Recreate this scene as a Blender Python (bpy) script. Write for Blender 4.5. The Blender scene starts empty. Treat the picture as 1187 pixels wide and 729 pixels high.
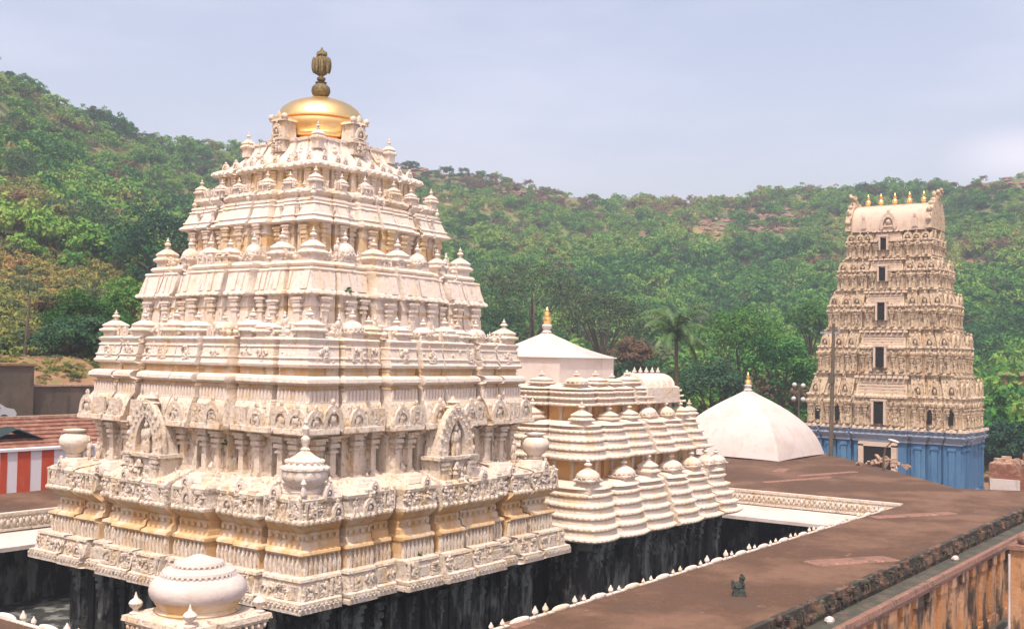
import bpy, math, random
import numpy as np
from mathutils import Vector, Matrix
rnd = random.Random(7); nr = np.random.RandomState(11)
PI = math.pi; sc = bpy.context.scene; col = sc.collection
# ------------------------------------------------------------------ camera
YAW, PITCH, ROLL = math.radians(36.333), math.radians(2.145), math.radians(1.0715)
cam = bpy.data.cameras.new('camera'); co = bpy.data.objects.new('camera', cam); col.objects.link(co)
cam.sensor_width = 36; cam.lens = 36*1297.76/1187; cam.clip_start = .1; cam.clip_end = 6000
Fv = Vector((math.cos(YAW)*math.cos(PITCH), math.sin(YAW)*math.cos(PITCH), math.sin(PITCH)))
Rv = Vector((math.sin(YAW), -math.cos(YAW), 0)); Uv = Rv.cross(Fv)
R2 = Rv*math.cos(ROLL)+Uv*math.sin(ROLL); U2 = -Rv*math.sin(ROLL)+Uv*math.cos(ROLL)
M3 = Matrix((R2, U2, -Fv)).transposed()
co.matrix_world = Matrix.Translation((0, 0, 13)) @ M3.to_4x4()
sc.camera = co
# ------------------------------------------------------------------ sky and sun
SUN_EL, SUN_AZ = math.radians(63), math.radians(180+27)      # direction towards the sun, from +X counter-clockwise
w = bpy.data.worlds.new('World'); sc.world = w; w.use_nodes = True
nt = w.node_tree; nt.nodes.clear()
sky = nt.nodes.new('ShaderNodeTexSky'); sky.sky_type = 'NISHITA'; sky.sun_disc = False
sky.sun_elevation = SUN_EL; sky.sun_rotation = PI/2-SUN_AZ; sky.air_density = 1.0; sky.dust_density = 3.5; sky.ozone_density = 1.6
sky.altitude = 300
hs = nt.nodes.new('ShaderNodeMix'); hs.data_type = 'RGBA'; hs.blend_type = 'MULTIPLY'; hs.inputs[0].default_value = 1
hs.inputs[7].default_value = (1.50, 1.15, .98, 1)
bg = nt.nodes.new('ShaderNodeBackground'); bg.inputs[1].default_value = .15
wo = nt.nodes.new('ShaderNodeOutputWorld')
nt.links.new(sky.outputs[0], hs.inputs[6]); tc = nt.nodes.new('ShaderNodeTexCoord'); mpn = nt.nodes.new('ShaderNodeMapping'); mpn.inputs['Scale'].default_value = (1.6, 1.6, 6.5); mpn.inputs['Location'].default_value = (.35, 1.9, .2)
cn = nt.nodes.new('ShaderNodeTexNoise'); cn.inputs['Scale'].default_value = 2.2; cn.inputs['Detail'].default_value = 6; cn.inputs['Roughness'].default_value = .5
crr = nt.nodes.new('ShaderNodeMapRange'); crr.inputs[1].default_value = .42; crr.inputs[2].default_value = .75; crr.inputs[4].default_value = .22; crr.interpolation_type = 'SMOOTHSTEP'
# one low bank of cloud over the ridge at the right
vd = nt.nodes.new('ShaderNodeVectorMath'); vd.operation = 'DISTANCE'; _a, _e = math.radians(11.5), math.radians(9.7); vd.inputs[1].default_value = (math.cos(_a)*math.cos(_e), math.sin(_a)*math.cos(_e), math.sin(_e)*1.0)
vs_ = nt.nodes.new('ShaderNodeVectorMath'); vs_.operation = 'MULTIPLY'; vs_.inputs[1].default_value = (1, 1, 2.6); vd.inputs[1].default_value = (math.cos(_a)*math.cos(_e), math.sin(_a)*math.cos(_e), math.sin(_e)*2.6)
cb = nt.nodes.new('ShaderNodeMapRange'); cb.inputs[1].default_value = .085; cb.inputs[2].default_value = .0; cb.inputs[4].default_value = .9; cb.interpolation_type = 'SMOOTHSTEP'
ad = nt.nodes.new('ShaderNodeMath'); ad.operation = 'MAXIMUM'
cm = nt.nodes.new('ShaderNodeMix'); cm.data_type = 'RGBA'; cm.inputs[7].default_value = (5.6, 5.3, 5.9, 1)
nt.links.new(tc.outputs['Generated'], mpn.inputs[0]); nt.links.new(mpn.outputs[0], cn.inputs['Vector']); nt.links.new(cn.outputs[0], crr.inputs[0])
nt.links.new(tc.outputs['Generated'], vs_.inputs[0]); nt.links.new(vs_.outputs[0], vd.inputs[0]); nt.links.new(vd.outputs['Value'], cb.inputs[0]); nt.links.new(crr.outputs[0], ad.inputs[0]); nt.links.new(cb.outputs[0], ad.inputs[1])
nt.links.new(ad.outputs[0], cm.inputs[0]); nt.links.new(hs.outputs[2], cm.inputs[6]); nt.links.new(cm.outputs[2], bg.inputs[0]); nt.links.new(bg.outputs[0], wo.inputs[0])
sl = bpy.data.lights.new('sun', 'SUN'); sl.energy = 2.9; sl.angle = math.radians(.6); sl.color = (1, .93, .82)
so = bpy.data.objects.new('sun', sl); col.objects.link(so)
sd = Vector((math.cos(SUN_AZ)*math.cos(SUN_EL), math.sin(SUN_AZ)*math.cos(SUN_EL), math.sin(SUN_EL)))
so.rotation_euler = sd.to_track_quat('Z', 'Y').to_euler()
vs = sc.view_settings; vs.view_transform = 'Standard'; vs.look = 'None'; vs.exposure = .70; vs.gamma = 1
sc.cycles.max_bounces = 6; sc.cycles.volume_bounces = 0; sc.cycles.use_denoising = True

# ------------------------------------------------------------------ helpers
def ray(x, y):
    d = Fv*1297.76+R2*(x-593.5)-U2*(y-364.5); return d.normalized()
def at_x(x, y, X):
    d = ray(x, y); t = X/d.x; return Vector((X, d.y*t, 13+d.z*t))
def at_y(x, y, Y):
    d = ray(x, y); t = Y/d.y; return Vector((d.x*t, Y, 13+d.z*t))
def at_z(x, y, z):
    d = ray(x, y); t = (z-13)/d.z; return Vector((d.x*t, d.y*t, z))

class MB:
    def __init__(s): s.v = []; s.f = []; s.n = 0; s.m = []
    def add(s, V, F, mi=0):
        V = np.asarray(V, float); o = s.n; s.v.append(V); s.n += len(V)
        s.f.extend([tuple(i+o for i in f) for f in F]); s.m.extend([mi]*len(F))
    def stamp(s, T, M=None, loc=(0, 0, 0), mi=None):
        V, F = T[0], T[1]
        if M is not None: V = V @ np.asarray(M).T
        o = s.n; s.v.append(V+np.asarray(loc, float)); s.n += len(V)
        s.f.extend([tuple(i+o for i in f) for f in F])
        if mi is None and len(T) > 2: s.m.extend(T[2])
        else: s.m.extend([mi or 0]*len(F))
    def tpl(s): return (np.vstack(s.v), list(s.f), list(s.m))
    def build(s, name, mats, parent=None, loc=(0, 0, 0), angle=38):
        if not s.v: return None
        me = bpy.data.meshes.new(name); me.from_pydata(np.vstack(s.v).tolist(), [], s.f)
        if not isinstance(mats, (list, tuple)): mats = [mats]
        for m in mats: me.materials.append(m)
        if len(mats) > 1: me.polygons.foreach_set('material_index', s.m)
        me.polygons.foreach_set('use_smooth', [True]*len(me.polygons))
        me.set_sharp_from_angle(angle=math.radians(angle)); me.update()
        o = bpy.data.objects.new(name, me); col.objects.link(o); o.location = loc
        if parent is not None: o.parent = parent
        return o
def tag(o, label=None, cat=None, group=None, kind=None):
    if label: o['label'] = label
    if cat: o['category'] = cat
    if group: o['group'] = group
    if kind: o['kind'] = kind
    return o
def empty(name, loc, label, cat, group=None, rz=0):
    o = bpy.data.objects.new(name, None); col.objects.link(o); o.location = loc; o.rotation_euler.z = rz
    o.empty_display_size = .3
    return tag(o, label, cat, group)
def dup(o, parent, loc=None, rz=None, sc_=None):
    c = o.copy(); col.objects.link(c); c.parent = parent
    if loc is not None: c.location = loc
    if rz is not None: c.rotation_euler.z = rz
    if sc_ is not None: c.scale = (sc_, sc_, sc_) if not isinstance(sc_, tuple) else sc_
    for ch in list(o.children): dup(ch, c)
    return c

def box_t(x0, x1, y0, y1, z0, z1, tx=0, ty=0):      # tx, ty: how much the top is drawn in
    V = [(x0, y0, z0), (x1, y0, z0), (x1, y1, z0), (x0, y1, z0), (x0+tx, y0+ty, z1), (x1-tx, y0+ty, z1), (x1-tx, y1-ty, z1), (x0+tx, y1-ty, z1)]
    return (np.array(V, float), [(3, 2, 1, 0), (4, 5, 6, 7), (0, 1, 5, 4), (1, 2, 6, 5), (2, 3, 7, 6), (3, 0, 4, 7)])
def lathe_t(prof, n=12, rot=0, sq=1.0):             # sq <1 -> squarer outline
    V = []; F = []
    for r, z in prof:
        for k in range(n):
            a = rot+2*PI*k/n; c, s_ = math.cos(a), math.sin(a)
            if sq < 1: c = math.copysign(abs(c)**sq, c); s_ = math.copysign(abs(s_)**sq, s_)
            V.append((r*c, r*s_, z))
    for i in range(len(prof)-1):
        for k in range(n):
            a, b = i*n+k, i*n+(k+1) % n; F.append((a, b, b+n, a+n))
    F.append(tuple(range(n-1, -1, -1))); F.append(tuple((len(prof)-1)*n+k for k in range(n)))
    return (np.array(V, float), F)
def blob_t(rx, ry, rz, c=(0, 0, 0), n=6, m=4):
    prof = [(math.sin(PI*(i+.35)/(m+.7)), -math.cos(PI*(i+.35)/(m+.7))) for i in range(m+1)]
    V, F = lathe_t(prof, n); V = V*np.array([rx, ry, rz])+np.array(c); return (V, F)
def join(*ts):
    b = MB()
    for t in ts: b.stamp(t)
    return b.tpl()
def tube_t(pts, rads, n=6):
    V = []; F = []; pts = [Vector(p) for p in pts]
    for i, p in enumerate(pts):
        d = (pts[min(i+1, len(pts)-1)]-pts[max(i-1, 0)]).normalized()
        u = d.orthogonal().normalized() if abs(d.z) > .9 else d.cross(Vector((0, 0, 1))).normalized()
        if i and u.dot(pu) < 0: u = -u
        pu = u; v = d.cross(u)
        for k in range(n):
            a = 2*PI*k/n; q = p+(u*math.cos(a)+v*math.sin(a))*rads[i]; V.append(tuple(q))
    for i in range(len(pts)-1):
        for k in range(n):
            a, b = i*n+k, i*n+(k+1) % n; F.append((a, b, b+n, a+n))
    F.append(tuple(range(n-1, -1, -1))); F.append(tuple((len(pts)-1)*n+k for k in range(n)))
    return (np.array(V, float), F)

# ------------------------------------------------------------------ materials
MATS = {}
def mat(name, layers, rough=.85, metal=0, bump=.3, bscale=12, bump2=0, spec=.3, coat=0):
    """layers: first = base colour; then (colour, scale, stretch_z, lo, hi, amount) noise masks"""
    m = bpy.data.materials.new(name); m.use_nodes = True; t = m.node_tree; N = t.nodes; L = t.links
    p = N['Principled BSDF']; p.inputs['Roughness'].default_value = rough; p.inputs['Metallic'].default_value = metal
    p.inputs['Specular IOR Level'].default_value = spec
    g = N.new('ShaderNodeNewGeometry')
    rgb = N.new('ShaderNodeRGB'); rgb.outputs[0].default_value = (*layers[0], 1); cur = rgb.outputs[0]
    for i, (c, s, st, lo, hi, amt) in enumerate(layers[1:]):
        mp = N.new('ShaderNodeMapping'); mp.inputs['Scale'].default_value = (s, s, s*st); mp.inputs['Location'].default_value = (i*7.3, i*3.1, i*5.7)
        L.new(g.outputs['Position'], mp.inputs[0])
        n = N.new('ShaderNodeTexNoise'); n.inputs['Scale'].default_value = 1; n.inputs['Detail'].default_value = 6; n.inputs['Roughness'].default_value = .62
        L.new(mp.outputs[0], n.inputs['Vector'])
        r = N.new('ShaderNodeMapRange'); r.inputs[1].default_value = lo; r.inputs[2].default_value = hi; r.inputs[4].default_value = amt; r.interpolation_type = 'SMOOTHSTEP'
        L.new(n.outputs[0], r.inputs[0])
        mx = N.new('ShaderNodeMix'); mx.data_type = 'RGBA'; L.new(r.outputs[0], mx.inputs[0]); L.new(cur, mx.inputs[6]); mx.inputs[7].default_value = (*c, 1)
        cur = mx.outputs[2]
    L.new(cur, p.inputs['Base Color'])
    if bump:
        n = N.new('ShaderNodeTexNoise'); n.inputs['Scale'].default_value = bscale; n.inputs['Detail'].default_value = 5; n.inputs['Roughness'].default_value = .65
        L.new(g.outputs['Position'], n.inputs['Vector'])
        b = N.new('ShaderNodeBump'); b.inputs['Strength'].default_value = bump; b.inputs['Distance'].default_value = .08
        L.new(n.outputs[0], b.inputs['Height']); L.new(b.outputs[0], p.inputs['Normal'])
    MATS[name] = m; return m
WHITE = (.67, .59, .515); 
orange = mat('orange_wash', [(.62, .37, .16), ((.66, .52, .34), 1.6, .4, .50, .68, .7), ((.30, .17, .08), 3.4, .25, .60, .74, .6)], bump=.4, bscale=9)
hallp = mat('hall_plaster', [(.66, .57, .485), ((.62, .44, .25), 1.3, .5, .50, .68, .6), ((.30, .25, .20), 5.0, .16, .60, .73, .6), ((.14, .13, .10), 3.6, .4, .66, .76, .7)], bump=.8, bscale=5)
tinted = mat('tinted_plaster', [(.60, .50, .40), ((.62, .44, .20), 1.1, .45, .42, .60, .8), ((.66, .58, .50), 2.0, .8, .5, .62, .7), ((.17, .14, .09), 4.5, .16, .60, .72, .7), ((.10, .11, .06), 1.6, .4, .66, .76, .8)], bump=.6, bscale=9)
plaster = mat('white_plaster', [WHITE, ((.66, .51, .33), 1.0, .4, .49, .68, .7), ((.38, .29, .21), 5.5, .14, .56, .70, .7), ((.72, .66, .61), 5, .8, .52, .66, .6), ((.16, .14, .11), 4.2, .22, .63, .73, .75), ((.13, .14, .09), 1.3, .5, .68, .78, .7)], bump=.6, bscale=9)
carved = mat('carved_plaster', [(.64, .555, .46), ((.60, .44, .26), 1.5, .5, .47, .66, .7), ((.25, .19, .135), 6.5, .6, .53, .68, .8), ((.70, .64, .59), 3.4, 1, .54, .64, .8), ((.12, .12, .08), 1.7, .4, .64, .76, .7)], bump=1.0, bscale=8)
ochre = mat('ochre_plaster', [(.58, .385, .185), ((.64, .54, .42), 1.6, .4, .42, .60, .85), ((.20, .15, .08), 3.4, .25, .56, .70, .7), ((.56, .34, .15), .9, .6, .5, .66, .6)], bump=.4, bscale=9)
fresh = mat('fresh_limewash', [(.565, .505, .47), ((.46, .40, .36), .5, .5, .52, .72, .35), ((.33, .27, .22), 2.4, .14, .56, .76, .6), ((.47, .40, .36), .6, 1, .48, .66, .7)], bump=.4, bscale=3)
granite = mat('dark_granite', [(.03, .033, .032), ((.22, .24, .215), 1.5, .35, .47, .62, .8), ((.012, .012, .012), 3, .3, .5, .7, .6)], bump=.9, bscale=6)
gold = mat('gilded_copper', [(1.0, .70, .30), ((.86, .48, .14), 2, .6, .5, .75, .5)], rough=.33, metal=1, bump=.12, bscale=6)
brass = mat('dark_brass', [(.20, .155, .07), ((.08, .07, .045), 9, 1, .45, .65, .8)], rough=.5, metal=.5, bump=.6, bscale=20)
terr = mat('roof_lime_terrace', [(.092, .050, .028), ((.175, .100, .062), .25, 1, .46, .62, .9), ((.11, .06, .04), .7, 1, .5, .7, .7), ((.30, .19, .14), 1.9, 1, .62, .74, .6), ((.075, .045, .03), 3.2, 1, .58, .74, .65), ((.26, .15, .10), 11, 1, .56, .70, .5), ((.09, .06, .045), .33, 1, .54, .66, .55)], bump=.9, bscale=4)
mossy = mat('mossy_cornice', [(.045, .04, .032), ((.20, .12, .08), 1.6, 1, .47, .62, .85), ((.09, .12, .07), 1.2, 1, .55, .7, .7), ((.30, .24, .18), 6, 1, .62, .72, .7)], bump=1, bscale=8)
gutter = mat('gutter_cement', [(.06, .06, .045), ((.13, .10, .08), 1.5, 1, .45, .65, .8), ((.07, .09, .06), 2.5, 1, .5, .68, .8)], bump=.6, bscale=6)
capm = mat('parapet_cap', [(.24, .13, .095), ((.10, .075, .055), 2.2, 1, .5, .66, .8), ((.52, .36, .28), 5, 1, .56, .7, .6)], bump=.7, bscale=8)
owall = mat('stained_ochre_wall', [(.40, .20, .085), ((.46, .29, .18), .9, .4, .45, .65, .8), ((.035, .03, .022), 1.0, .38, .47, .60, .95), ((.16, .10, .06), 3.3, .4, .52, .7, .6)], bump=.5, bscale=6)
road_m = mat('pale_road', [(.34, .34, .38), ((.24, .24, .26), .8, 1, .5, .7, .6), ((.42, .42, .45), 4, 1, .5, .7, .5)], bump=.3, bscale=9)
goat = mat('gopuram_stucco', [(.54, .435, .305), ((.44, .31, .19), .8, .6, .46, .68, .75), ((.11, .07, .045), 3.6, .6, .50, .66, .85), ((.60, .49, .38), 2.4, 1, .54, .66, .7)], bump=1.0, bscale=4)
goat_l = mat('gopuram_ledge', [(.56, .45, .36), ((.38, .26, .17), 2.0, .6, .5, .72, .6)], bump=.5, bscale=5)
blue = mat('blue_paint', [(.06, .155, .30), ((.095, .22, .36), .7, .5, .45, .68, .7), ((.05, .10, .17), 2.4, .3, .56, .74, .6)], bump=.3, bscale=6)
bluegrey = mat('blue_grey_paint', [(.22, .27, .36), ((.10, .14, .22), 1.5, 1, .5, .7, .7), ((.42, .42, .44), 5, 1, .56, .66, .5)], bump=.7, bscale=6)
black = mat('dark_opening', [(.012, .011, .01)], bump=0)
red_p = mat('red_paint', [(.48, .07, .03), ((.45, .16, .09), 1.5, .5, .5, .7, .5)], bump=.2)
white_p = mat('white_paint', [(.66, .65, .70), ((.5, .45, .42), 2, .4, .55, .75, .5)], bump=.2)
brick = mat('red_brick_top', [(.22, .095, .06), ((.36, .21, .15), 2.2, 1, .46, .62, .8), ((.2, .09, .06), 3.5, 1, .56, .7, .7)], bump=.9, bscale=6)
conc = mat('weathered_concrete', [(.105, .085, .065), ((.17, .13, .10), .6, .6, .45, .7, .8), ((.055, .05, .035), 1.6, .3, .5, .7, .8)], bump=.5, bscale=4)
earth = mat('bare_earth', [(.26, .15, .085), ((.17, .15, .05), .8, 1, .48, .62, .85), ((.36, .24, .16), 2, 1, .56, .7, .7)], bump=1, bscale=3)
metal_g = mat('painted_steel', [(.10, .085, .06), ((.2, .12, .07), 4, .5, .5, .7, .6)], rough=.6, bump=.1)
rail_m = mat('galvanised_rail', [(.32, .33, .36)], rough=.5, metal=.3, bump=.1)
stonem = mat('black_stone', [(.04, .05, .045), ((.10, .11, .09), 9, 1, .5, .7, .8)], bump=.8, bscale=14)
rubble_m = mat('broken_laterite', [(.42, .27, .19), ((.6, .48, .38), 3, 1, .5, .66, .7), ((.16, .09, .06), 4, 1, .54, .7, .8)], bump=1, bscale=9)
glassw = mat('opal_glass', [(.52, .54, .56)], rough=.3, bump=0)
bark = mat('bark', [(.12, .085, .055), ((.06, .045, .03), 5, .3, .5, .7, .8)], bump=1, bscale=10)
palm_m = mat('palm_leaf', [(.06, .13, .038), ((.17, .20, .06), 1.2, 1, .5, .68, .7)], rough=.55, bump=0)
carw = mat('white_car_paint', [(.45, .46, .48)], rough=.3, bump=0, spec=.5)
rubber = mat('rubber', [(.02, .02, .02)], bump=0)

def leaf_mat(name, cols, hue_noise=.02):
    m = bpy.data.materials.new(name); m.use_nodes = True; t = m.node_tree; N = t.nodes; L = t.links
    p = N['Principled BSDF']; p.inputs['Roughness'].default_value = .7; p.inputs['Specular IOR Level'].default_value = .15
    oi = N.new('ShaderNodeObjectInfo'); at = N.new('ShaderNodeAttribute'); at.attribute_name = 'tone'
    g = N.new('ShaderNodeNewGeometry'); nz = N.new('ShaderNodeTexNoise'); nz.inputs['Scale'].default_value = hue_noise; nz.inputs['Detail'].default_value = 3
    L.new(g.outputs['Position'], nz.inputs['Vector'])
    a = N.new('ShaderNodeMath'); a.operation = 'MULTIPLY'; a.inputs[1].default_value = .45; L.new(at.outputs['Fac'], a.inputs[0])
    b = N.new('ShaderNodeMath'); b.operation = 'MULTIPLY_ADD'; b.inputs[1].default_value = .55; L.new(oi.outputs['Random'], b.inputs[0]); L.new(a.outputs[0], b.inputs[2])
    c = N.new('ShaderNodeMath'); c.operation = 'MULTIPLY_ADD'; c.inputs[1].default_value = 2.4; c.inputs[2].default_value = -1.2; L.new(nz.outputs[0], c.inputs[0])
    d = N.new('ShaderNodeMath'); d.operation = 'ADD'; L.new(b.outputs[0], d.inputs[0]); L.new(c.outputs[0], d.inputs[1])
    cr = N.new('ShaderNodeValToRGB'); L.new(d.outputs[0], cr.inputs[0]); e = cr.color_ramp
    e.elements[0].position = cols[0][0]; e.elements[0].color = (*cols[0][1], 1); e.elements[1].position = cols[-1][0]; e.elements[1].color = (*cols[-1][1], 1)
    for ps, cc in cols[1:-1]: q = e.elements.new(ps); q.color = (*cc, 1)
    L.new(cr.outputs[0], p.inputs['Base Color'])
    tr = N.new('ShaderNodeBsdfTranslucent'); L.new(cr.outputs[0], tr.inputs[0]); ms = N.new('ShaderNodeMixShader'); ms.inputs[0].default_value = .25
    L.new(p.outputs[0], ms.inputs[1]); L.new(tr.outputs[0], ms.inputs[2]); L.new(ms.outputs[0], N['Material Output'].inputs[0])
    return m
foliage = leaf_mat('forest_leaves', [(0, (.024, .11, .030)), (.22, (.050, .19, .038)), (.42, (.105, .275, .046)), (.62, (.185, .35, .060)), (.88, (.27, .38, .08)), (1, (.26, .19, .09))])
foliage_b = leaf_mat('bright_leaves', [(0, (.03, .09, .025)), (.4, (.055, .16, .03)), (.8, (.10, .24, .045)), (1, (.15, .28, .06))])
foliage_d = leaf_mat('dark_leaves', [(0, (.025, .075, .045)), (.5, (.042, .115, .055)), (1, (.08, .16, .06))])
foliage_o = leaf_mat('olive_leaves', [(0, (.06, .10, .045)), (.5, (.11, .145, .06)), (1, (.17, .19, .075))])
foliage_r = leaf_mat('russet_leaves', [(0, (.12, .085, .05)), (.5, (.19, .12, .07)), (1, (.26, .17, .10))])
scrub_m = leaf_mat('dry_scrub', [(0, (.12, .19, .05)), (.35, (.23, .27, .07)), (.7, (.36, .31, .09)), (1, (.40, .20, .10))])

# ------------------------------------------------------------------ relief ornaments (templates: x along the wall, -y outwards, z up)
def arch_t(w_, h, d):                                # horseshoe gable relief with a face in it
    b = MB(); n = 10; ro = w_/2
    def pt(r, k, asp): a = PI*(-.12+1.24*k/n); return (-math.cos(a)*r, math.sin(a)*r*asp)
    V = []; asp = (h*.86)/(ro*1.12)
    for k in range(n+1):
        xo, zo = pt(ro, k, asp); xi, zi = pt(ro*.62, k, asp); zz = h*.12
        V += [(xo, 0, zo+zz), (xo, -d, zo+zz), (xi, -d, zi+zz), (xi, -d*.25, zi+zz)]
    F = []
    for k in range(n):
        for j in range(3): F.append((k*4+j, k*4+j+1, (k+1)*4+j+1, (k+1)*4+j))
    F.append((0, 1, 2, 3)); F.append((n*4+3, n*4+2, n*4+1, n*4))
    b.add(V, F)
    b.stamp(blob_t(ro*.36, d*.8, h*.2, (0, -d*.35, h*.33)))
    b.stamp(blob_t(ro*.2, d*.8, h*.11, (0, -d*.6, h*.62)))
    b.stamp(blob_t(ro*.2, d*.6, h*.14, (0, -d*.5, h*.98)))
    b.stamp(box_t(-ro*1.05, ro*1.05, -d*.9, 0, 0, h*.1))
    return b.tpl()
def fig_t(h):                                        # small standing or seated stucco figure
    u = h/7.
    return join(box_t(-1.3*u, 1.3*u, -1.1*u, .6*u, 0, .5*u), blob_t(.55*u, .55*u, 1.5*u, (-.45*u, -.2*u, 1.7*u)), blob_t(.55*u, .55*u, 1.5*u, (.5*u, -.35*u, 1.7*u)),
                blob_t(.95*u, .65*u, 1.35*u, (0, -.2*u, 3.9*u)), blob_t(.52*u, .52*u, .62*u, (.05*u, -.35*u, 5.6*u), 7, 5), blob_t(.38*u, .38*u, .6*u, (.05*u, -.3*u, 6.4*u)),
                blob_t(.32*u, .32*u, 1.1*u, (-1.1*u, -.35*u, 3.8*u)), blob_t(.32*u, .32*u, 1.0*u, (1.15*u, -.3*u, 4.5*u)))
def pil_t(w_, h, d=.12):
    b = MB(); H = w_/2
    for (z0, z1, k, e) in ((0, .09, 1.25, 1.15), (.09, .14, 1.0, 1), (.14, .62, .72, .8), (.62, .68, 1.05, 1.05), (.68, .74, .8, .85), (.74, .83, 1.25, 1.2), (.83, .87, .9, .9), (.87, .94, 1.3, 1.3), (.94, 1, 1.7, 1.5)):
        b.stamp(box_t(-H*k, H*k, -d*e, 0, z0*h, z1*h, H*k*.12, 0))
    return b.tpl()
def leaf_t(w_, h, d):                                # petal or baluster
    V = [(-w_/2, 0, 0), (w_/2, 0, 0), (w_*.42, -d*.7, 0), (-w_*.42, -d*.7, 0), (-w_*.5, 0, h*.55), (w_*.5, 0, h*.55), (w_*.36, -d, h*.55), (-w_*.36, -d, h*.55), (-w_*.2, 0, h), (w_*.2, 0, h), (w_*.14, -d*.6, h), (-w_*.14, -d*.6, h)]
    F = [(3, 2, 1, 0), (0, 3, 7, 4)[::-1], (2, 3, 7, 6)[::-1], (1, 2, 6, 5)[::-1][::-1], (4, 7, 11, 8)[::-1], (6, 7, 11, 10)[::-1], (5, 6, 10, 9), (8, 9, 10, 11)[::-1]]
    return (np.array(V, float), F)
def finial_t(h, r, n=10):
    return lathe_t([(r*.95, 0), (r*1.0, h*.05), (r*.45, h*.10), (r*.4, h*.16), (r*.95, h*.25), (r*1.15, h*.34), (r*1.0, h*.44), (r*.5, h*.52), (r*.38, h*.56), (r*.62, h*.62), (r*.66, h*.67), (r*.3, h*.74), (r*.26, h*.8), (r*.14, h*.9), (r*.02, h)], n)
def rotm(k):                                         # side 0 faces -Y, side 1 faces -X, 2 +Y, 3 +X
    a = -k*PI/2; return np.array([[math.cos(a), -math.sin(a), 0], [math.sin(a), math.cos(a), 0], [0, 0, 1]])

BAYS = [(-1, -.76, 0), (-.725, -.55, .07), (-.52, -.40, -.10), (-.37, -.13, .24), (-.10, .10, .34), (.13, .37, .24), (.40, .52, -.10), (.55, .725, .07), (.76, 1, 0)]
class Stack:
    """A stepped plan with projecting bays; every band is lofted between half-widths and carries relief."""
    def __init__(s, cx, cy, hx, hy, bays=BAYS, slot=-.32, bulge=0.0):
        s.c = (cx, cy); s.hx = hx; s.hy = hy; s.bays = bays; s.slot = slot; s.bulge = bulge
    def outline(s, d, k=1.0):                        # d = inset from the full plan
        P = []
        for side in (0, 3, 2, 1):
            H = (s.hx if side % 2 == 0 else s.hy)-d; n0 = (s.hy if side % 2 == 0 else s.hx)-d
            R = rotm(side); pts = []
            for i, (t0, t1, off) in enumerate(s.bays):
                a0 = t0*H if i else -H; a1 = t1*H if i < len(s.bays)-1 else H
                o = off*k
                if s.bulge:
                    m = 5
                    for j in range(m+1):
                        q = j/m; bb = s.bulge*k*(1-(2*q-1)**2)
                        if i == 0 and j == 0 or (i == len(s.bays)-1 and j == m): bb = 0
                        pts.append((a0+(a1-a0)*q, o+bb))
                else: pts += [(a0, o), (a1, o)]
                if i < len(s.bays)-1:
                    nx = s.bays[i+1][0]*H; pts += [(a1+.001, s.slot*k), (nx-.001, s.slot*k)]
            for x, o in pts[(1 if side else 0):]:
                v = R @ np.array([x, -(n0+o), 0]); P.append((s.c[0]+v[0], s.c[1]+v[1]))
        return P[:-1]
    def band(s, b, prof, k=1.0, mi=0, kk=None):
        rings = []
        for i, (d, z) in enumerate(prof):
            rings.append([(x, y, z) for x, y in s.outline(d, (kk[i] if kk else k))])
        n = len(rings[0]); V = [p for r in rings for p in r]; F = []
        for i in range(len(rings)-1):
            for j in range(n):
                a, c = i*n+j, i*n+(j+1) % n; F.append((a, c, c+n, a+n))
        F.append(tuple(range(n-1, -1, -1))); F.append(tuple((len(rings)-1)*n+j for j in range(n)))
        b.add(V, F, mi)
    def put(s, b, T, side, x, d, z, off=0, sc_=1, mi=None, jit=.06, sx=None):
        n0 = (s.hy if side % 2 == 0 else s.hx)-d
        R = rotm(side); v = R @ np.array([x, -(n0+off), 0])
        S = np.diag([(sx or sc_)*(1+rnd.uniform(-jit, jit)), sc_*(1+rnd.uniform(-jit, jit)), sc_*(1+rnd.uniform(-jit, jit))])
        b.stamp(T, R @ S, (s.c[0]+v[0], s.c[1]+v[1], z), mi)
    def row(s, b, T, d, z, spacing, sides=(0, 1), k=1.0, edge=.5, bays=None, jit=.06, skip=0, sc_=1, mi=None, slope=0, n_per=None, out=0):
        for side in sides:
            H = (s.hx if side % 2 == 0 else s.hy)-d
            for i, (t0, t1, off) in enumerate(s.bays):
                if bays is not None and i not in bays: continue
                a0, a1 = t0*H, t1*H; L = a1-a0; n = n_per or max(1, int(round(L/spacing)))
                for j in range(n):
                    if skip and rnd.random() < skip: continue
                    q = (j+.5)/n; x = a0+L*q; bb = s.bulge*(1-(2*q-1)**2)
                    t = T[rnd.randrange(len(T))] if isinstance(T, list) else T
                    s.put(b, t, side, x, d, z, (off+bb)*k+out, sc_, mi, jit)
    def clutter(s, b, d0, d1, z0, z1, dens, size, sides=(0, 1), k=1.0, mi=0):   # fine carved lumps
        for side in sides:
            H = (s.hx if side % 2 == 0 else s.hy)-(d0+d1)/2
            for (t0, t1, off) in s.bays:
                a0, a1 = t0*H, t1*H; n = int((a1-a0)*(z1-z0)*dens)
                for j in range(n):
                    q = rnd.random(); x = a0+(a1-a0)*rnd.uniform(.04, .96); r = size*rnd.uniform(.5, 1.2)
                    s.put(b, LUMPS[rnd.randrange(4)], side, x, d0+(d1-d0)*q, z0+(z1-z0)*q, off*k, r, mi, .3)
LUMPS = [blob_t(.5, .45, .8, n=5, m=3), blob_t(.7, .4, .45, n=5, m=3), blob_t(.4, .5, 1.1, n=5, m=3), join(blob_t(.6, .35, .5, (0, 0, -.4), 5, 3), blob_t(.35, .45, .4, (0, -.1, .4), 5, 3))]

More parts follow.
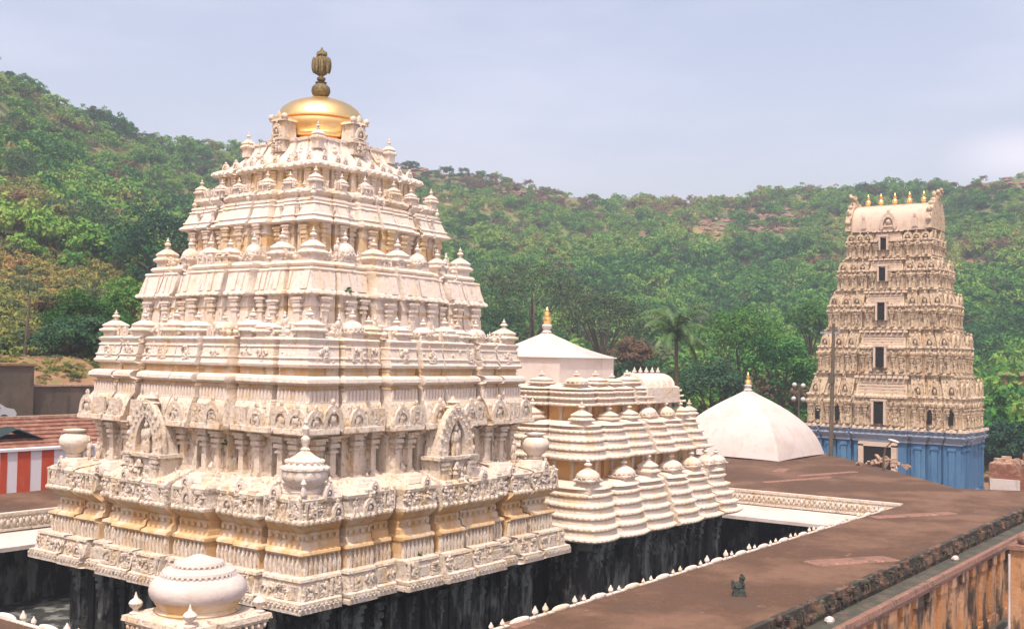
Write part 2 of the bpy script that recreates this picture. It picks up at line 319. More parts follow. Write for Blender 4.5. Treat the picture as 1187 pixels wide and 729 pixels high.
def cluster_t(seed, w_, h):
    q = random.Random(seed); b = MB()
    m = min(w_, h)
    for i in range(17):
        r = q.uniform(.05, .15)*m; x, z = q.uniform(-.42, .42)*w_, q.uniform(.08, .92)*h; k = q.random()
        if k < .45: b.stamp(blob_t(r*q.uniform(.7, 1.2), r, r*q.uniform(.9, 2.2), (x, -r*.4, z), 6, 4))
        elif k < .75: b.stamp(lathe_t([(r*1.0, -r), (r*.55, 0), (r*.9, r*.5), (r*.1, r*1.7)], 6), None, (x, -r*.5, z))
        else: b.stamp(box_t(-r, r, -r*1.3, 0, -r*.5, r*.5, r*.2), np.array(Matrix.Rotation(q.uniform(-1.5, 1.5), 3, 'Y')), (x, 0, z))
    f = fig_t(h*.82); b.stamp(f, None, (q.uniform(-.25, .25)*w_, -.02, .04*h))
    if seed % 3 == 0: b.stamp(box_t(-w_*.42, w_*.42, -.09, 0, 0, h*.18)); b.stamp(box_t(-w_*.3, w_*.3, -.12, 0, h*.8, h*.95))
    if seed % 3 == 1: b.stamp(box_t(-w_*.46, -w_*.34, -.1, 0, 0, h)); b.stamp(box_t(w_*.34, w_*.46, -.1, 0, 0, h))
    return b.tpl()
def scroll_t(w_, h):
    b = MB()
    for s_ in (-1, 1): b.stamp(tube_t([(s_*(w_*.25+math.cos(a*.7)*w_*.2*(1-a/9)), -.05, h*.5+math.sin(a*.7)*h*.36*(1-a/9)) for a in range(8)], [.05]*8, 5))
    return b.tpl()
def kuta_parts(wd, h, dome=False):
    """square domed aedicule on its cornice; its finial is a sub-part"""
    H = wd/2; b = MB(); z = 0
    b.stamp(box_t(-H*.80, H*.80, -H*.80, H*.80, -h*.3, h*.16))
    q = 1.4142
    b.stamp(lathe_t([(H*q*.86, h*.10), (H*q*1.06, h*.15), (H*q*1.12, h*.19), (H*q*1.08, h*.24), (H*q*.86, h*.28), (H*q*.80, h*.33), (H*q*.90, h*.36), (H*q*.93, h*.40), (H*q*.80, h*.45), (H*q*.56, h*.52), (H*q*.34, h*.58), (H*q*.2, h*.62)], 4, PI/4))
    if dome:
        b = MB(); b.stamp(box_t(-H*.80, H*.80, -H*.80, H*.80, -h*.3, h*.16)); b.stamp(lathe_t([(H*q*.86, h*.10), (H*q*1.04, h*.15), (H*q*1.06, h*.2), (H*q*.8, h*.25)], 4, PI/4))
        b.stamp(lathe_t([(H*.98, h*.22), (H*1.14, h*.28), (H*1.16, h*.34), (H*1.02, h*.44), (H*.74, h*.53), (H*.42, h*.59), (H*.2, h*.62)], 14))
        for k in range(14): a = 2*PI*k/14; b.stamp(blob_t(.045, .045, .05, n=5, m=3), None, (H*1.12*math.cos(a), H*1.12*math.sin(a), h*.26))
    for k in range(4):
        for j in (-.5, 0, .5): b.stamp(blob_t(.05, .05, .06, n=5, m=3), rotm(k), tuple(rotm(k) @ np.array([H*j, -H*1.08, h*.2])))
    return b, finial_t(h*.42, wd*.17), h*.62

# ================================================================== MAIN TOWER
CX, CY = 31.53, 33.0
def main_tower():
    root = empty('temple_tower', (CX, CY, 1.5), 'tall stepped white temple tower covered in carving, with a gilded dome on top', 'temple tower')
    root.location = (0, 0, 0)
    W = 7.5; S = Stack(CX, CY, W, W)
    I = lambda w_: W-w_                               # half-width to inset
    def P(*a): return [(I(w_), z) for w_, z in a]
    A1, A2, A3 = arch_t(.62, .78, .16), arch_t(.5, .5, .14), arch_t(.95, .95, .2)
    figs = [fig_t(.8), fig_t(.7), fig_t(.9)]
    sf = [fig_t(.42), fig_t(.5), fig_t(.36)]
    leaf, leaf2 = leaf_t(.15, .56, .13), leaf_t(.12, .42, .07)
    # dark stone sanctum below the eaves
    b = MB(); S.band(b, P((6.75, 1.0), (6.75, 1.9), (6.55, 2.0), (6.55, 2.3), (6.4, 2.4), (6.4, 4.5), (6.7, 4.7), (6.7, 4.96)), k=.8)
    S.row(b, pil_t(.42, 2.3, .2), I(6.4), 2.35, 1.15, k=.8, n_per=None); S.row(b, fig_t(1.25), I(6.38), 2.45, 1.15, k=.8, skip=.25, jit=.15)
    S.clutter(b, I(6.4), I(6.4), 2.4, 4.6, 7, .14, k=.8)
    b.build('stone_wall', granite, root)
    # sloping eave slab
    b = MB(); S.band(b, P((7.0, 4.93), (7.42, 4.95), (7.53, 4.98), (7.53, 5.12), (7.46, 5.16), (7.50, 5.2), (7.50, 5.3), (7.36, 5.34), (7.24, 5.84), (7.30, 5.9), (7.28, 5.98), (7.0, 6.0)))
    mo = [cluster_t(i, .5, .5) for i in range(7)]+[scroll_t(.55, .45), arch_t(.46, .48, .12), box_t(-.22, .22, -.07, 0, .02, .44, .02), box_t(-.3, .3, -.05, 0, .05, .4, .02)]; S.row(b, mo, I(7.31), 5.36, .56, jit=.15)
    S.row(b, sf, I(7.34), 5.36, .75, skip=.4, jit=.2); S.clutter(b, I(7.36), I(7.24), 5.38, 5.85, 20, .07)
    S.row(b, box_t(-.05, .05, -.05, 0, 0, .07), I(7.52), 5.15, .2)
    b.build('eave_slab', carved, root)
    # row of upright petals
    b = MB(); S.band(b, P((6.9, 5.98), (6.9, 6.58), (7.0, 6.6), (7.05, 6.66), (7.02, 6.74), (6.82, 6.8), (6.78, 6.98)), mi=1)
    S.row(b, leaf, I(6.9), 6.0, .21, mi=0); S.row(b, blob_t(.06, .07, .06), I(6.95), 6.62, .21, mi=0)
    b.build('petal_course', [carved, ochre], root)
    b = MB(); S.band(b, P((6.78, 6.96), (6.70, 7.02), (6.70, 7.1), (6.74, 7.2), (6.70, 7.28), (6.82, 7.36), (7.0, 7.5), (7.12, 7.62), (7.12, 7.66)))
    S.row(b, box_t(-.06, .06, -.06, 0, 0, .12), I(6.74), 7.08, .3, jit=.1)
    b.build('recessed_moulding', ochre, root)
    # lower cornice with carved bays and white coping blocks
    b = MB(); S.band(b, P((7.12, 7.64), (7.14, 7.72), (7.06, 7.78), (7.02, 8.2), (7.1, 8.28), (7.12, 8.38), (6.95, 8.5), (6.5, 8.62), (6.2, 8.75), (5.9, 8.82)), mi=0)
    mo = [cluster_t(i, .6, .62) for i in range(9)]+[scroll_t(.6, .5), arch_t(.56, .66, .14), fig_t(.62), fig_t(.7), box_t(-.3, .3, -.06, 0, .05, .55, .02)]; S.row(b, mo, I(7.03), 7.74, .52, jit=.2)
    S.clutter(b, I(7.05), I(7.03), 7.78, 8.3, 20, .085)
    S.row(b, box_t(-.2, .2, -.1, .1, 0, .2, .03, .02), I(7.0), 8.3, .72, skip=.3)
    S.row(b, blob_t(.09, .1, .1), I(7.12), 7.68, .26)
    MI = 1
    for side in (0, 1, 2, 3):
        for (t, wd, o) in ((-.86, 1.4, 0), (-.56, 1.25, -.05), (-.24, 1.3, .22), (.24, 1.3, .22), (.56, 1.25, -.05), (.86, 1.4, 0)):
            x = t*7
            for (i, dz) in enumerate((0, .17, .3)):
                S.put(b, box_t(-wd/2+i*.12, wd/2-i*.12, -.42+i*.1, .3, 0, .15, .05, .05), side, x, I(6.62), 8.36+dz, o, 1, 1, .02)
            S.put(b, arch_t(.4, .42, .14), side, x+rnd.uniform(-.2, .2), I(7.02), 8.4, o, 1, 1, .1)
    S.clutter(b, I(6.7), I(6.2), 8.5, 8.85, 30, .1, mi=1)
    b.build('lower_cornice', [carved, plaster], root, angle=25)
    # pilastered wall
    b = MB(); S.band(b, P((5.75, 8.6), (5.72, 10.1), (5.95, 10.2), (6.0, 10.32)))
    S.row(b, pil_t(.36, 1.5, .26), I(5.74), 8.72, .86, jit=.04); S.row(b, [fig_t(1.15), fig_t(.95)], I(5.70), 8.85, .86, jit=.12, skip=.1)
    S.row(b, leaf_t(.3, .4, .25), I(5.7), 8.75, 1.4); S.row(b, [cluster_t(30+i, .35, .9) for i in range(5)], I(5.72), 9.0, .86, jit=.2, skip=.3); S.clutter(b, I(5.74), I(5.74), 8.8, 10.2, 16, .09)
    b.build('pilastered_wall', carved, root)
    # second cornice with horseshoe gables
    b = MB(); S.band(b, P((6.0, 10.28), (6.33, 10.30), (6.38, 10.34), (6.36, 10.5), (6.28, 10.54), (6.15, 11.0), (6.02, 11.28), (5.95, 11.34)))
    A3 = [arch_t(.92, .86, .13), arch_t(.86, .78, .11), join(arch_t(.9, .84, .12), cluster_t(4, .4, .4)), join(box_t(-.4, .4, -.1, 0, 0, .66, .05), cluster_t(5, .6, .6))]; S.row(b, A3, I(6.22), 10.50, .92, jit=.08); S.row(b, [cluster_t(20+i, .4, .5) for i in range(4)], I(6.24), 10.54, .92, jit=.2, out=.02); S.clutter(b, I(6.28), I(6.1), 10.55, 11.2, 22, .075)
    b.build('gabled_cornice', carved, root)
    b = MB(); S.band(b, P((5.98, 11.32), (5.98, 11.36), (5.93, 11.4), (5.93, 11.74), (5.99, 11.78)))
    S.row(b, leaf2, I(5.93), 11.34, .17); b.build('fluted_band', plaster, root)
    b = MB(); S.band(b, P((5.99, 11.76), (5.88, 11.8), (5.88, 11.9)), mi=1); S.band(b, P((5.88, 11.88), (6.06, 11.93), (6.12, 12.0), (6.10, 12.12), (6.0, 12.2), (5.86, 12.23)), mi=0)
    S.band(b, P((5.86, 12.22), (5.80, 12.25), (5.80, 12.36), (5.86, 12.38), (5.80, 12.42), (5.80, 12.5)), mi=1); b.build('roll_moulding', [plaster, ochre], root)
    # sloped carved band
    b = MB(); S.band(b, P((5.85, 12.48), (5.97, 12.52), (5.99, 12.6), (5.93, 12.66), (5.91, 12.78), (5.95, 12.80), (5.94, 12.84), (5.89, 12.86), (5.83, 13.16), (5.87, 13.18), (5.86, 13.22), (5.81, 13.24), (5.80, 13.3), (5.86, 13.36), (5.88, 13.44), (5.76, 13.5), (5.2, 13.56)))
    S.clutter(b, I(5.93), I(5.83), 12.68, 13.28, 6, .1); S.row(b, [cluster_t(40+i, .5, .5) for i in range(5)]+[scroll_t(.5, .4)], I(5.88), 12.72, 1.25, skip=.2, jit=.2)
    S.row(b, sf, I(5.88), 12.68, 1.2, skip=.4, jit=.15); S.row(b, [cluster_t(60+i, .4, .4) for i in range(5)]+[finial_t(.45, .1, 7), fig_t(.55)], I(5.62), 13.48, .45, jit=.2, skip=.2)
    b.build('sloped_cornice', plaster, root)
    # wall behind first shrine row
    b = MB(); S.band(b, P((4.78, 13.5), (4.78, 13.85), (4.84, 13.9), (4.84, 14.0), (4.76, 14.05), (4.74, 14.45)), mi=0); S.band(b, P((4.72, 14.43), (4.72, 14.6)), mi=1)
    S.band(b, P((4.72, 14.58), (4.76, 14.62), (4.72, 14.95), (4.8, 15.02)), mi=0)
    S.row(b, pil_t(.3, 1.3, .14), I(4.76), 13.6, .8); S.row(b, [cluster_t(80+i, .3, .6) for i in range(4)]+[fig_t(.6)], I(4.76), 14.2, .8, jit=.2, skip=.2); b.build('wall', [plaster, tinted], root)
    # ribbed slab band
    b = MB(); S.band(b, P((4.7, 14.99), (4.9, 15.0), (4.95, 15.05), (4.92, 15.14), (4.84, 15.18), (4.66, 15.86), (4.70, 15.9), (4.68, 15.97), (4.5, 16.0), (4.0, 16.03)))
    for side in (0, 1):
        for (t0, t1, off) in S.bays:
            H = 4.75; L = (t1-t0)*H; n = max(2, int(L/.55))
            for j in range(n):
                x = t0*H+L*(j+.5)/n+rnd.uniform(-.2, .2); wd = rnd.choice((.03, .04, .10, .16))
                n0 = 4.84; R = rotm(side)
                V = [(x-wd, -(n0+off+.0), 15.2), (x+wd, -(n0+off), 15.2), (x+wd, -(n0+off+.06), 15.2), (x-wd, -(n0+off+.06), 15.2),
                     (x-wd, -(n0+off-.17), 15.84), (x+wd, -(n0+off-.17), 15.84), (x+wd, -(n0+off-.11), 15.84), (x-wd, -(n0+off-.11), 15.84)]
                V = [R @ np.array(v)+np.array([CX, CY, 0]) for v in V]
                b.add(V, [(0, 1, 2, 3), (7, 6, 5, 4), (3, 2, 6, 7), (0, 3, 7, 4), (2, 1, 5, 6)])
    S.row(b, blob_t(.06, .06, .05), I(4.93), 15.04, .3)
    b.build('ribbed_slab', plaster, root)
    # second shrine ledge
    b = MB(); S.band(b, P((4.35, 15.98), (4.5, 16.05), (4.55, 16.12), (4.5, 16.2), (4.3, 16.26), (4.0, 16.3), (3.4, 16.34)))
    S.row(b, [cluster_t(50+i, .4, .4) for i in range(5)]+[finial_t(.42, .09, 7), fig_t(.5)], I(4.32), 16.24, .42, jit=.2, skip=.25)
    b.build('ledge', plaster, root)
    b = MB(); S.band(b, P((3.58, 16.3), (3.56, 16.9)), mi=0); S.band(b, P((3.54, 16.88), (3.52, 17.3)), mi=1); S.band(b, P((3.52, 17.28), (3.58, 17.36), (3.55, 17.6), (3.65, 17.7)), mi=0)
    S.row(b, pil_t(.26, 1.3, .12), I(3.55), 16.35, .62, sides=(0, 1)); S.row(b, [cluster_t(90+i, .3, .6) for i in range(4)]+[arch_t(.3, .4, .08)], I(3.54), 16.95, .7, jit=.2, skip=.3); b.build('wall', [tinted, ochre], root)
    b = MB(); S.band(b, P((3.5, 17.66), (3.78, 17.7), (3.82, 17.76), (3.78, 17.84), (3.7, 17.88), (3.68, 17.95), (3.72, 17.97), (3.70, 18.01), (3.66, 18.03), (3.52, 18.38), (3.56, 18.40), (3.54, 18.44), (3.49, 18.46), (3.46, 18.5), (3.5, 18.54), (3.48, 18.62), (3.3, 18.66)), k=.7)
    for side in (0, 1):
        for t in (-.8, -.55, -.3, .28, .55, .8): S.put(b, pil_t(.14, .45, .06), side, t*3.5, I(3.62), 17.95, .02, 1, 0, .1)
    S.clutter(b, I(3.7), I(3.5), 17.95, 18.45, 4, .07, k=.7); b.build('sloped_cornice', plaster, root)
    b = MB(); S.band(b, P((3.25, 18.62), (3.25, 18.74), (3.34, 18.78), (3.40, 18.86), (3.36, 18.98), (3.2, 19.06), (2.8, 19.1)), k=.7); S.row(b, blob_t(.08, .08, .06), I(3.38), 18.88, .34, k=.7)
    S.row(b, [finial_t(.3, .07, 7), cluster_t(70, .3, .3), cluster_t(71, .3, .25)], I(3.3), 19.04, .36, k=.7, jit=.2, skip=.3)
    b.build('roll_moulding', plaster, root)
    b = MB(); S.band(b, P((2.75, 19.05), (2.75, 19.8), (2.85, 19.88)), k=.6); S.row(b, pil_t(.2, .75, .08), I(2.75), 19.1, .5, k=.6); b.build('wall', tinted, root)
    # concave roof under the dome
    b = MB(); S.band(b, P((2.7, 19.84), (2.92, 19.86), (3.0, 19.94), (2.96, 20.06), (2.8, 20.14), (2.55, 20.26), (2.25, 20.46), (2.02, 20.72), (1.88, 21.0), (1.84, 21.14), (1.9, 21.18), (1.9, 21.28), (1.7, 21.32), (1.2, 21.34)), kk=[.55, .55, .55, .55, .5, .45, .4, .35, .3, .3, .3, .3, .3, .3])
    S.row(b, blob_t(.1, .09, .08), I(2.97), 19.98, .36, k=.55); S.row(b, arch_t(.34, .36, .1), I(2.7), 20.1, .9, k=.5); b.build('concave_roof', plaster, root)
    # dome and its pinnacle
    b = MB(); b.stamp(lathe_t([(1.45, 21.3), (1.5, 21.42), (1.42, 21.5), (1.55, 21.62), (1.68, 21.9), (1.74, 22.1), (1.72, 22.2), (1.66, 22.24), (1.76, 22.28), (1.77, 22.36), (1.73, 22.43), (1.67, 22.58), (1.53, 22.78), (1.30, 22.96), (1.0, 23.1), (.66, 23.2), (.5, 23.26), (.3, 23.3), (.05, 23.31)], 40), None, (CX, CY, 0))
    dome = b.build('gilded_dome', gold, root)
    b = MB(); b.stamp(lathe_t([(1.56, 21.5), (1.60, 21.6), (1.60, 21.66), (1.58, 21.7)], 40), None, (CX, CY, 0)); b.build('rim', gold, dome)
    b = MB(); b.stamp(lathe_t([(.12, 23.28), (.2, 23.32), (.34, 23.42), (.385, 23.56), (.36, 23.72), (.26, 23.82), (.2, 23.86), (.24, 23.92), (.1, 23.96), (.17, 24.02), (.18, 24.1), (.08, 24.16), (.07, 24.24)], 16), None, (CX, CY, 0))
    p = b.build('pinnacle', brass, root)
    b = MB()   # flaming disc ornament
    b.stamp(lathe_t([(.03, 24.14), (.2, 24.24), (.31, 24.5), (.31, 24.75), (.24, 24.92), (.13, 25.0), (.19, 25.06), (.15, 25.16), (.05, 25.28), (.01, 25.38)], 10), np.diag([1, .55, 1]))
    for a in range(8):
        an = 2*PI*a/8+.2
        b.stamp(blob_t(.10, .07, .34, (0, 0, 0), 6, 5), None, (.31*math.cos(an), .2*math.sin(an), 24.62))
    for s_ in (-1, 1): b.stamp(blob_t(.07, .05, .12, (0, 0, 0), 5, 4), None, (s_*.16, 0, 25.08))
    V = b.tpl(); R = rotm(0); a = YAW-PI/2; Rz = np.array([[math.cos(a), -math.sin(a), 0], [math.sin(a), math.cos(a), 0], [0, 0, 1]])
    b2 = MB(); b2.stamp(V, Rz, (CX, CY, 0)); b2.build('disc_ornament', brass, p)
    # tall dormer blocks at the dome's foot
    for side in range(4):
        b = MB(); bb = MB(); bb.stamp(box_t(-.34, .34, -.26, .5, 0, .5, .03, 0)); bb.stamp(box_t(-.44, .44, -.34, .4, .46, .56)); bb.stamp(box_t(-.36, .36, -.24, .4, .55, 1.22, .03, .02)); bb.stamp(box_t(-.44, .44, -.32, .4, 1.2, 1.3, .05, .03)); bb.stamp(arch_t(.5, .55, .1), None, (0, -.24, .62))
        bb.stamp(cluster_t(2, .6, .4), None, (0, -.32, .05)); bb.stamp(blob_t(.14, .14, .13), None, (-.36, -.24, 1.36)); bb.stamp(blob_t(.14, .14, .13), None, (.36, -.24, 1.36)); bb.stamp(blob_t(.1, .1, .2), None, (0, -.2, 1.4))
        S.put(b, bb.tpl(), side, 0, I(1.98), 20.75, 0, 1, 0, 0); b.build('dormer', carved, root)
    # miniature shrines with finials, row by row
    def shrine_row(w_, z, wd, h, ts, offk=1.0, corner=True, ornate=0):
        protos_ = [None, None]; n_ = 0
        for side in range(4):
            tt = ([-1] if corner else [])+list(ts)
            for t in tt:
                off = 0
                for (t0, t1, o) in BAYS:
                    if t0 <= t <= t1: off = o*offk
                if t == -1: off = 0
                v = rotm(side) @ np.array([t*w_, -(w_+off), 0]); loc = (CX+v[0], CY+v[1], z)
                dm = 1 if (t != -1 and n_ % 3 == 1 and wd > .5) else 0; n_ += 1
                s_ = (1.0, 1.0, 1.0) if t == -1 else (rnd.uniform(.8, 1.15), rnd.uniform(.8, 1.0), rnd.uniform(.78, 1.02))
                if protos_[dm] is None:
                    body, fin, fz = kuta_parts(wd*(.9 if dm else 1), h, bool(dm))
                    protos_[dm] = body.build('miniature_shrine', plaster, root, loc); f = MB(); f.stamp(fin); f.build('finial', plaster, protos_[dm], (0, 0, fz))
                else: dup(protos_[dm], root, loc, -side*PI/2+rnd.uniform(-.04, .04), s_)
    shrine_row(5.42, 13.55, .80, .95, (-.64, -.46, -.25, 0, .25, .46, .64), .9)
    shrine_row(4.1, 16.3, .70, 1.1, (-.63, -.3, 0, .3, .63), .8)
    shrine_row(3.22, 19.1, .42, .68, (-.6, -.25, .25, .6), .6)
    shrine_row(1.98, 20.98, .42, .8, (), .3)
    # little finials along ledges
    fo = MB(); fo.stamp(finial_t(.5, .1, 8)); first = None
    for side in (0, 1, 2, 3):
        for (w_, z, ts) in ((5.7, 13.5, (-.8, -.38, 0, .38, .8)), (4.4, 16.2, (-.78, -.3, .3, .78)), (3.45, 18.58, (-1, 0)), (2.2, 20.5, (-.55, .55))):
            for t in ts:
                v = rotm(side) @ np.array([t*w_, -(w_+(.1 if abs(t) < .4 else -.1)), 0]); loc = (CX+v[0], CY+v[1], z)
                if first is None: first = fo.build('small_finial', plaster, root, loc)
                else: dup(first, root, loc, rnd.uniform(0, 1), rnd.uniform(.85, 1.15))
    # seated guardian figures between shrines
    b = MB(); b.stamp(fig_t(.85)); g0 = None
    for side, t, w_, z in ((0, -.42, 5.35, 13.55), (0, -.76, 5.5, 13.5), (0, .4, 5.3, 13.55), (0, -.72, 4.1, 16.3), (1, .42, 5.4, 13.55), (1, -.4, 5.3, 13.55), (1, .78, 5.4, 13.55), (0, .72, 4.2, 16.25)):
        v = rotm(side) @ np.array([t*w_, -w_, 0]); loc = (CX+v[0], CY+v[1], z)
        if g0 is None: g0 = b.build('guardian_figure', plaster, root, loc)
        else: dup(g0, root, loc, -side*PI/2)
    # urns at the corners of the lower cornice
    up = [(.24, 0), (.34, .05), (.3, .1), (.26, .14), (.44, .28), (.58, .5), (.6, .66), (.52, .82), (.36, .92), (.3, .96), (.44, 1.0), (.46, 1.06), (.3, 1.08), (.1, 1.1)]
    for (sx, sy) in ((-1, 1), (1, -1), (1, 1)):
        b = MB(); b.stamp(lathe_t(up, 20)); o = b.build('corner_urn', plaster, root, (CX+sx*6.4, CY+sy*6.4, 8.8))
    cf = None
    for (side, t) in ((0, .82), (0, 1.0), (1, -.82), (1, -1.0), (1, -.91)):
        v = rotm(side) @ np.array([t*6.35, -6.15, 0]); loc = (CX+v[0], CY+v[1], 8.75)
        if cf is None: b = MB(); b.stamp(fig_t(.95)); cf = b.build('corner_figure', carved, root, loc)
        else: dup(cf, root, loc, -side*PI/2, rnd.uniform(.85, 1.1))
    b = MB()  # ornate domed pot at the near corner, with a long finial
    b.stamp(lathe_t([(.5, -.1), (.55, 0), (.42, .08), (.5, .16), (.68, .32), (.74, .5), (.7, .64), (.74, .68), (.74, .76), (.62, .82), (.56, .9), (.58, .96), (.46, 1.04), (.32, 1.12), (.2, 1.22), (.1, 1.3)], 16))
    for k in range(16):
        a = 2*PI*k/16
        for (r, z) in ((.74, .72), (.58, .94)): b.stamp(blob_t(.07, .07, .07, n=5, m=3), None, (r*math.cos(a), r*math.sin(a), z))
    for k in range(4):
        a = PI/4+k*PI/2; b.stamp(lathe_t([(.08, 0), (.12, .1), (.05, .3), (.1, .4), (.02, .55)], 6), None, (.8*math.cos(a), .8*math.sin(a), -.1))
    o = b.build('domed_pot', plaster, root, (CX-6.45, CY-6.45, 8.6))
    b = MB(); b.stamp(lathe_t([(.12, 0), (.17, .06), (.08, .14), (.14, .3), (.15, .4), (.07, .5), (.1, .62), (.13, .72), (.05, .84), (.08, .92), (.01, 1.1)], 10)); b.build('finial', plaster, o, (0, 0, 1.25))
    # arched niches in the middle of each face
    for side in range(4):
        bb = MB(); bb.stamp(box_t(-1.12, 1.12, -.35, .6, -.2, .5, .05, .02)); bb.stamp(box_t(-1.0, 1.0, -.28, .6, .5, 1.55, .03, .02)); bb.stamp(box_t(-1.15, 1.15, -.4, .5, 1.5, 1.62))
        for s_ in (-1, 1): bb.stamp(pil_t(.3, 1.3, .12), None, (s_*.78, -.28, .35))
        n = 14; V = []; F = []
        def oc(k, r0, r1): a = PI*k/n; x = -math.cos(a); z = math.sin(a); return x*r0, (z**.85)*r1*(1+.12*(1-abs(x))**2)
        for k in range(n+1):
            xo, zo = oc(k, .96, 1.75); xi, zi = oc(k, .52, 1.2); V += [(xo, .0, zo), (xo, -.26, zo), (xi, -.26, zi), (xi, .05, zi)]
        for k in range(n):
            for j in range(3): F.append((k*4+j, k*4+j+1, (k+1)*4+j+1, (k+1)*4+j))
        bb.stamp((np.array(V), F), None, (0, 0, 1.58)); bb.stamp(box_t(-.85, .85, -.02, .6, 1.55, 2.95, .25, 0))
        bb.stamp(cluster_t(7, 1.5, .9), None, (0, -.3, .5))
        for k in range(13):
            a = PI*(k+.5)/13; bb.stamp(blob_t(.07, .07, .11, n=5, m=3), None, (-math.cos(a)*.96, -.27, 1.58+math.sin(a)**.85*1.72))
            bb.stamp(blob_t(.05, .05, .06, n=5, m=3), None, (-math.cos(a)*.74, -.28, 1.58+math.sin(a)**.85*1.45))
        bb.stamp(lathe_t([(.3, 0), (.34, .08), (.22, .14), (.16, .2), (.26, .26), (.1, .36), (.03, .5)], 8), None, (0, 0, 3.3))
        b = MB(); S.put(b, bb.tpl(), side, .45 if side == 0 else (-1.05 if side == 1 else 0), I(6.85), 7.72, 0, 1, 0, 0); o = b.build('arched_niche', carved, root)
        b = MB(); bb = MB(); bb.stamp(fig_t(1.35)); S.put(b, bb.tpl(), side, .45 if side == 0 else (-1.05 if side == 1 else 0), I(6.95), 9.25, 0, 1, 0, 0); b.build('deity_figure', carved, o)
    return root
main_tower()

# ================================================================== HALL ROOF (stepped mandapa)
MX, MY = 47.3, 33.0
def hall():
    root = empty('temple_hall', (0, 0, 0), 'stepped white hall roof of roll mouldings beside the main tower, with a tent-roofed lantern', 'temple hall')
    mb = [(-1, -.72, 0), (-.69, -.38, .1), (-.35, .0, .02), (.03, .34, .14), (.37, .68, .02), (.71, 1, 0)]
    S = Stack(MX, MY, 7.2, 8.0, mb, -.24, .22)
    b = MB(); S.band(b, [(.9, 1.0), (.9, 2.0), (1.0, 2.1), (1.0, 4.6), (.75, 4.8), (.7, 5.15)]); S.row(b, pil_t(.42, 2.6, .22), 1.0, 2.3, .9); S.row(b, fig_t(1.2), 1.0, 2.5, .9, skip=.4, jit=.15)
    b.build('stone_wall', granite, root)
    def rolls(z0, z1, d0, d1, n, name):
        b = MB(); h = (z1-z0)/n
        for i in range(n):
            d = d0+(d1-d0)*i/max(1, n-1); z = z0+h*i
            S.band(b, [(d+.18, z-.02), (d+.02, z+.02), (d-.05, z+h*.2), (d-.03, z+h*.38), (d+.08, z+h*.5), (d+.16, z+h*.56), (d+.20, z+h*1.0)], mi=0)
            S.row(b, blob_t(.07, .06, .06, n=5, m=3), d-.03, z+h*.3, .26, mi=0)
        return b.build(name, hallp, root)
    def recess(z0, z1, d, name='recessed_wall'):
        b = MB(); S.band(b, [(d, z0), (d, z1)], mi=0, k=.7); S.row(b, pil_t(.22, z1-z0, .1), d, z0, 1.1, k=.7, mi=1, jit=.03); b.build(name, [orange, hallp], root)
    rolls(5.2, 7.4, 0, .66, 5, 'roll_course')
    b = MB(); S.band(b, [(.66, 7.36), (.72, 7.44), (1.1, 7.56), (1.8, 7.6)]); b.build('ledge', hallp, root)
    recess(7.5, 8.55, 1.75)
    rolls(8.5, 10.0, 1.15, 1.7, 4, 'roll_course')
    b = MB(); S.band(b, [(1.7, 9.96), (1.78, 10.02), (2.1, 10.12), (2.8, 10.15)]); b.build('ledge', hallp, root)
    recess(10.1, 10.85, 2.7)
    rolls(10.8, 11.6, 2.25, 2.4, 3, 'roll_course')
    b = MB(); S.band(b, [(2.4, 11.56), (2.5, 11.62), (2.9, 11.72), (4.2, 11.76)]); b.build('ledge', hallp, root)
    # miniature shrines
    k0 = {}
    def shrine(x, y, z, wd, h):
        dm = rnd.random() < .45; key = (wd, h, dm)
        if key not in k0:
            body, fin, fz = kuta_parts(wd, h, dm); o = body.build('miniature_shrine', hallp, root, (x, y, z)); f = MB(); f.stamp(fin); f.build('finial', plaster, o, (0, 0, fz)); k0[key] = o
        else: dup(k0[key], root, (x, y, z), rnd.uniform(-.05, .05), (rnd.uniform(.85, 1.3), rnd.uniform(.85, 1.1), rnd.uniform(.8, 1.1)))
    for (d, z, wd, h, ts) in ((1.0, 7.52, .92, 1.15, (-1, -.52, -.16, .2, .54, .8, 1)), (2.05, 10.05, .8, 1.0, (-1, -.55, -.2, .16, .5, .8, 1)), (2.9, 11.68, .95, .72, (-1, -.62, -.28, .05))):
        for t in ts:
            shrine(MX+t*(7.2-d), MY-(8.0-d), z, wd, h)
            if t > -1: shrine(MX-(7.2-d), MY-(8.0-d)*(-t), z, wd, h)
        for t in (-.6, -.2, .2, .6): shrine(MX+(7.2-d), MY+t*(8-d), z, wd, h); shrine(MX+t*(7.2-d), MY+(8-d), z, wd, h)
    # barrel roofed shrine with a row of pinnacles
    b = MB(); n = 10; V = []; F = []
    for i, x in enumerate((-1.25, -1.1, 1.1, 1.25)):
        e = .9 if i in (0, 3) else 1
        for k in range(n+1):
            a = PI*k/n; V.append((x*1.25, -math.cos(a)*.9*e, math.sin(a)**.8*.72*e+.12))
    for i in range(3):
        for k in range(n): a = i*(n+1)+k; F.append((a, a+1, a+n+2, a+n+1))
    F.append(tuple(range(n+1))); F.append(tuple(3*(n+1)+k for k in range(n, -1, -1)))
    b.stamp((np.array(V), F)); b.stamp(box_t(-1.65, 1.65, -1.05, 1.05, -.6, .14, .03, .03)); b.stamp(arch_t(.7, .7, .15), rotm(1), (-1.54, 0, .12))
    for x in (-1.2, -.6, 0, .6, 1.2): b.stamp(blob_t(.34, .98, .66, (x, 0, .16), 12, 8))
    o = b.build('barrel_shrine', hallp, root, (MX+2.3, MY-5.0, 11.45))
    f = MB(); f.stamp(finial_t(.36, .1, 8)); f0 = None
    for x in (-1.2, -.6, 0, .6, 1.2):
        if f0 is None: f0 = f.build('finial', plaster, o, (x, 0, .8))
        else: dup(f0, o, (x, 0, .8))
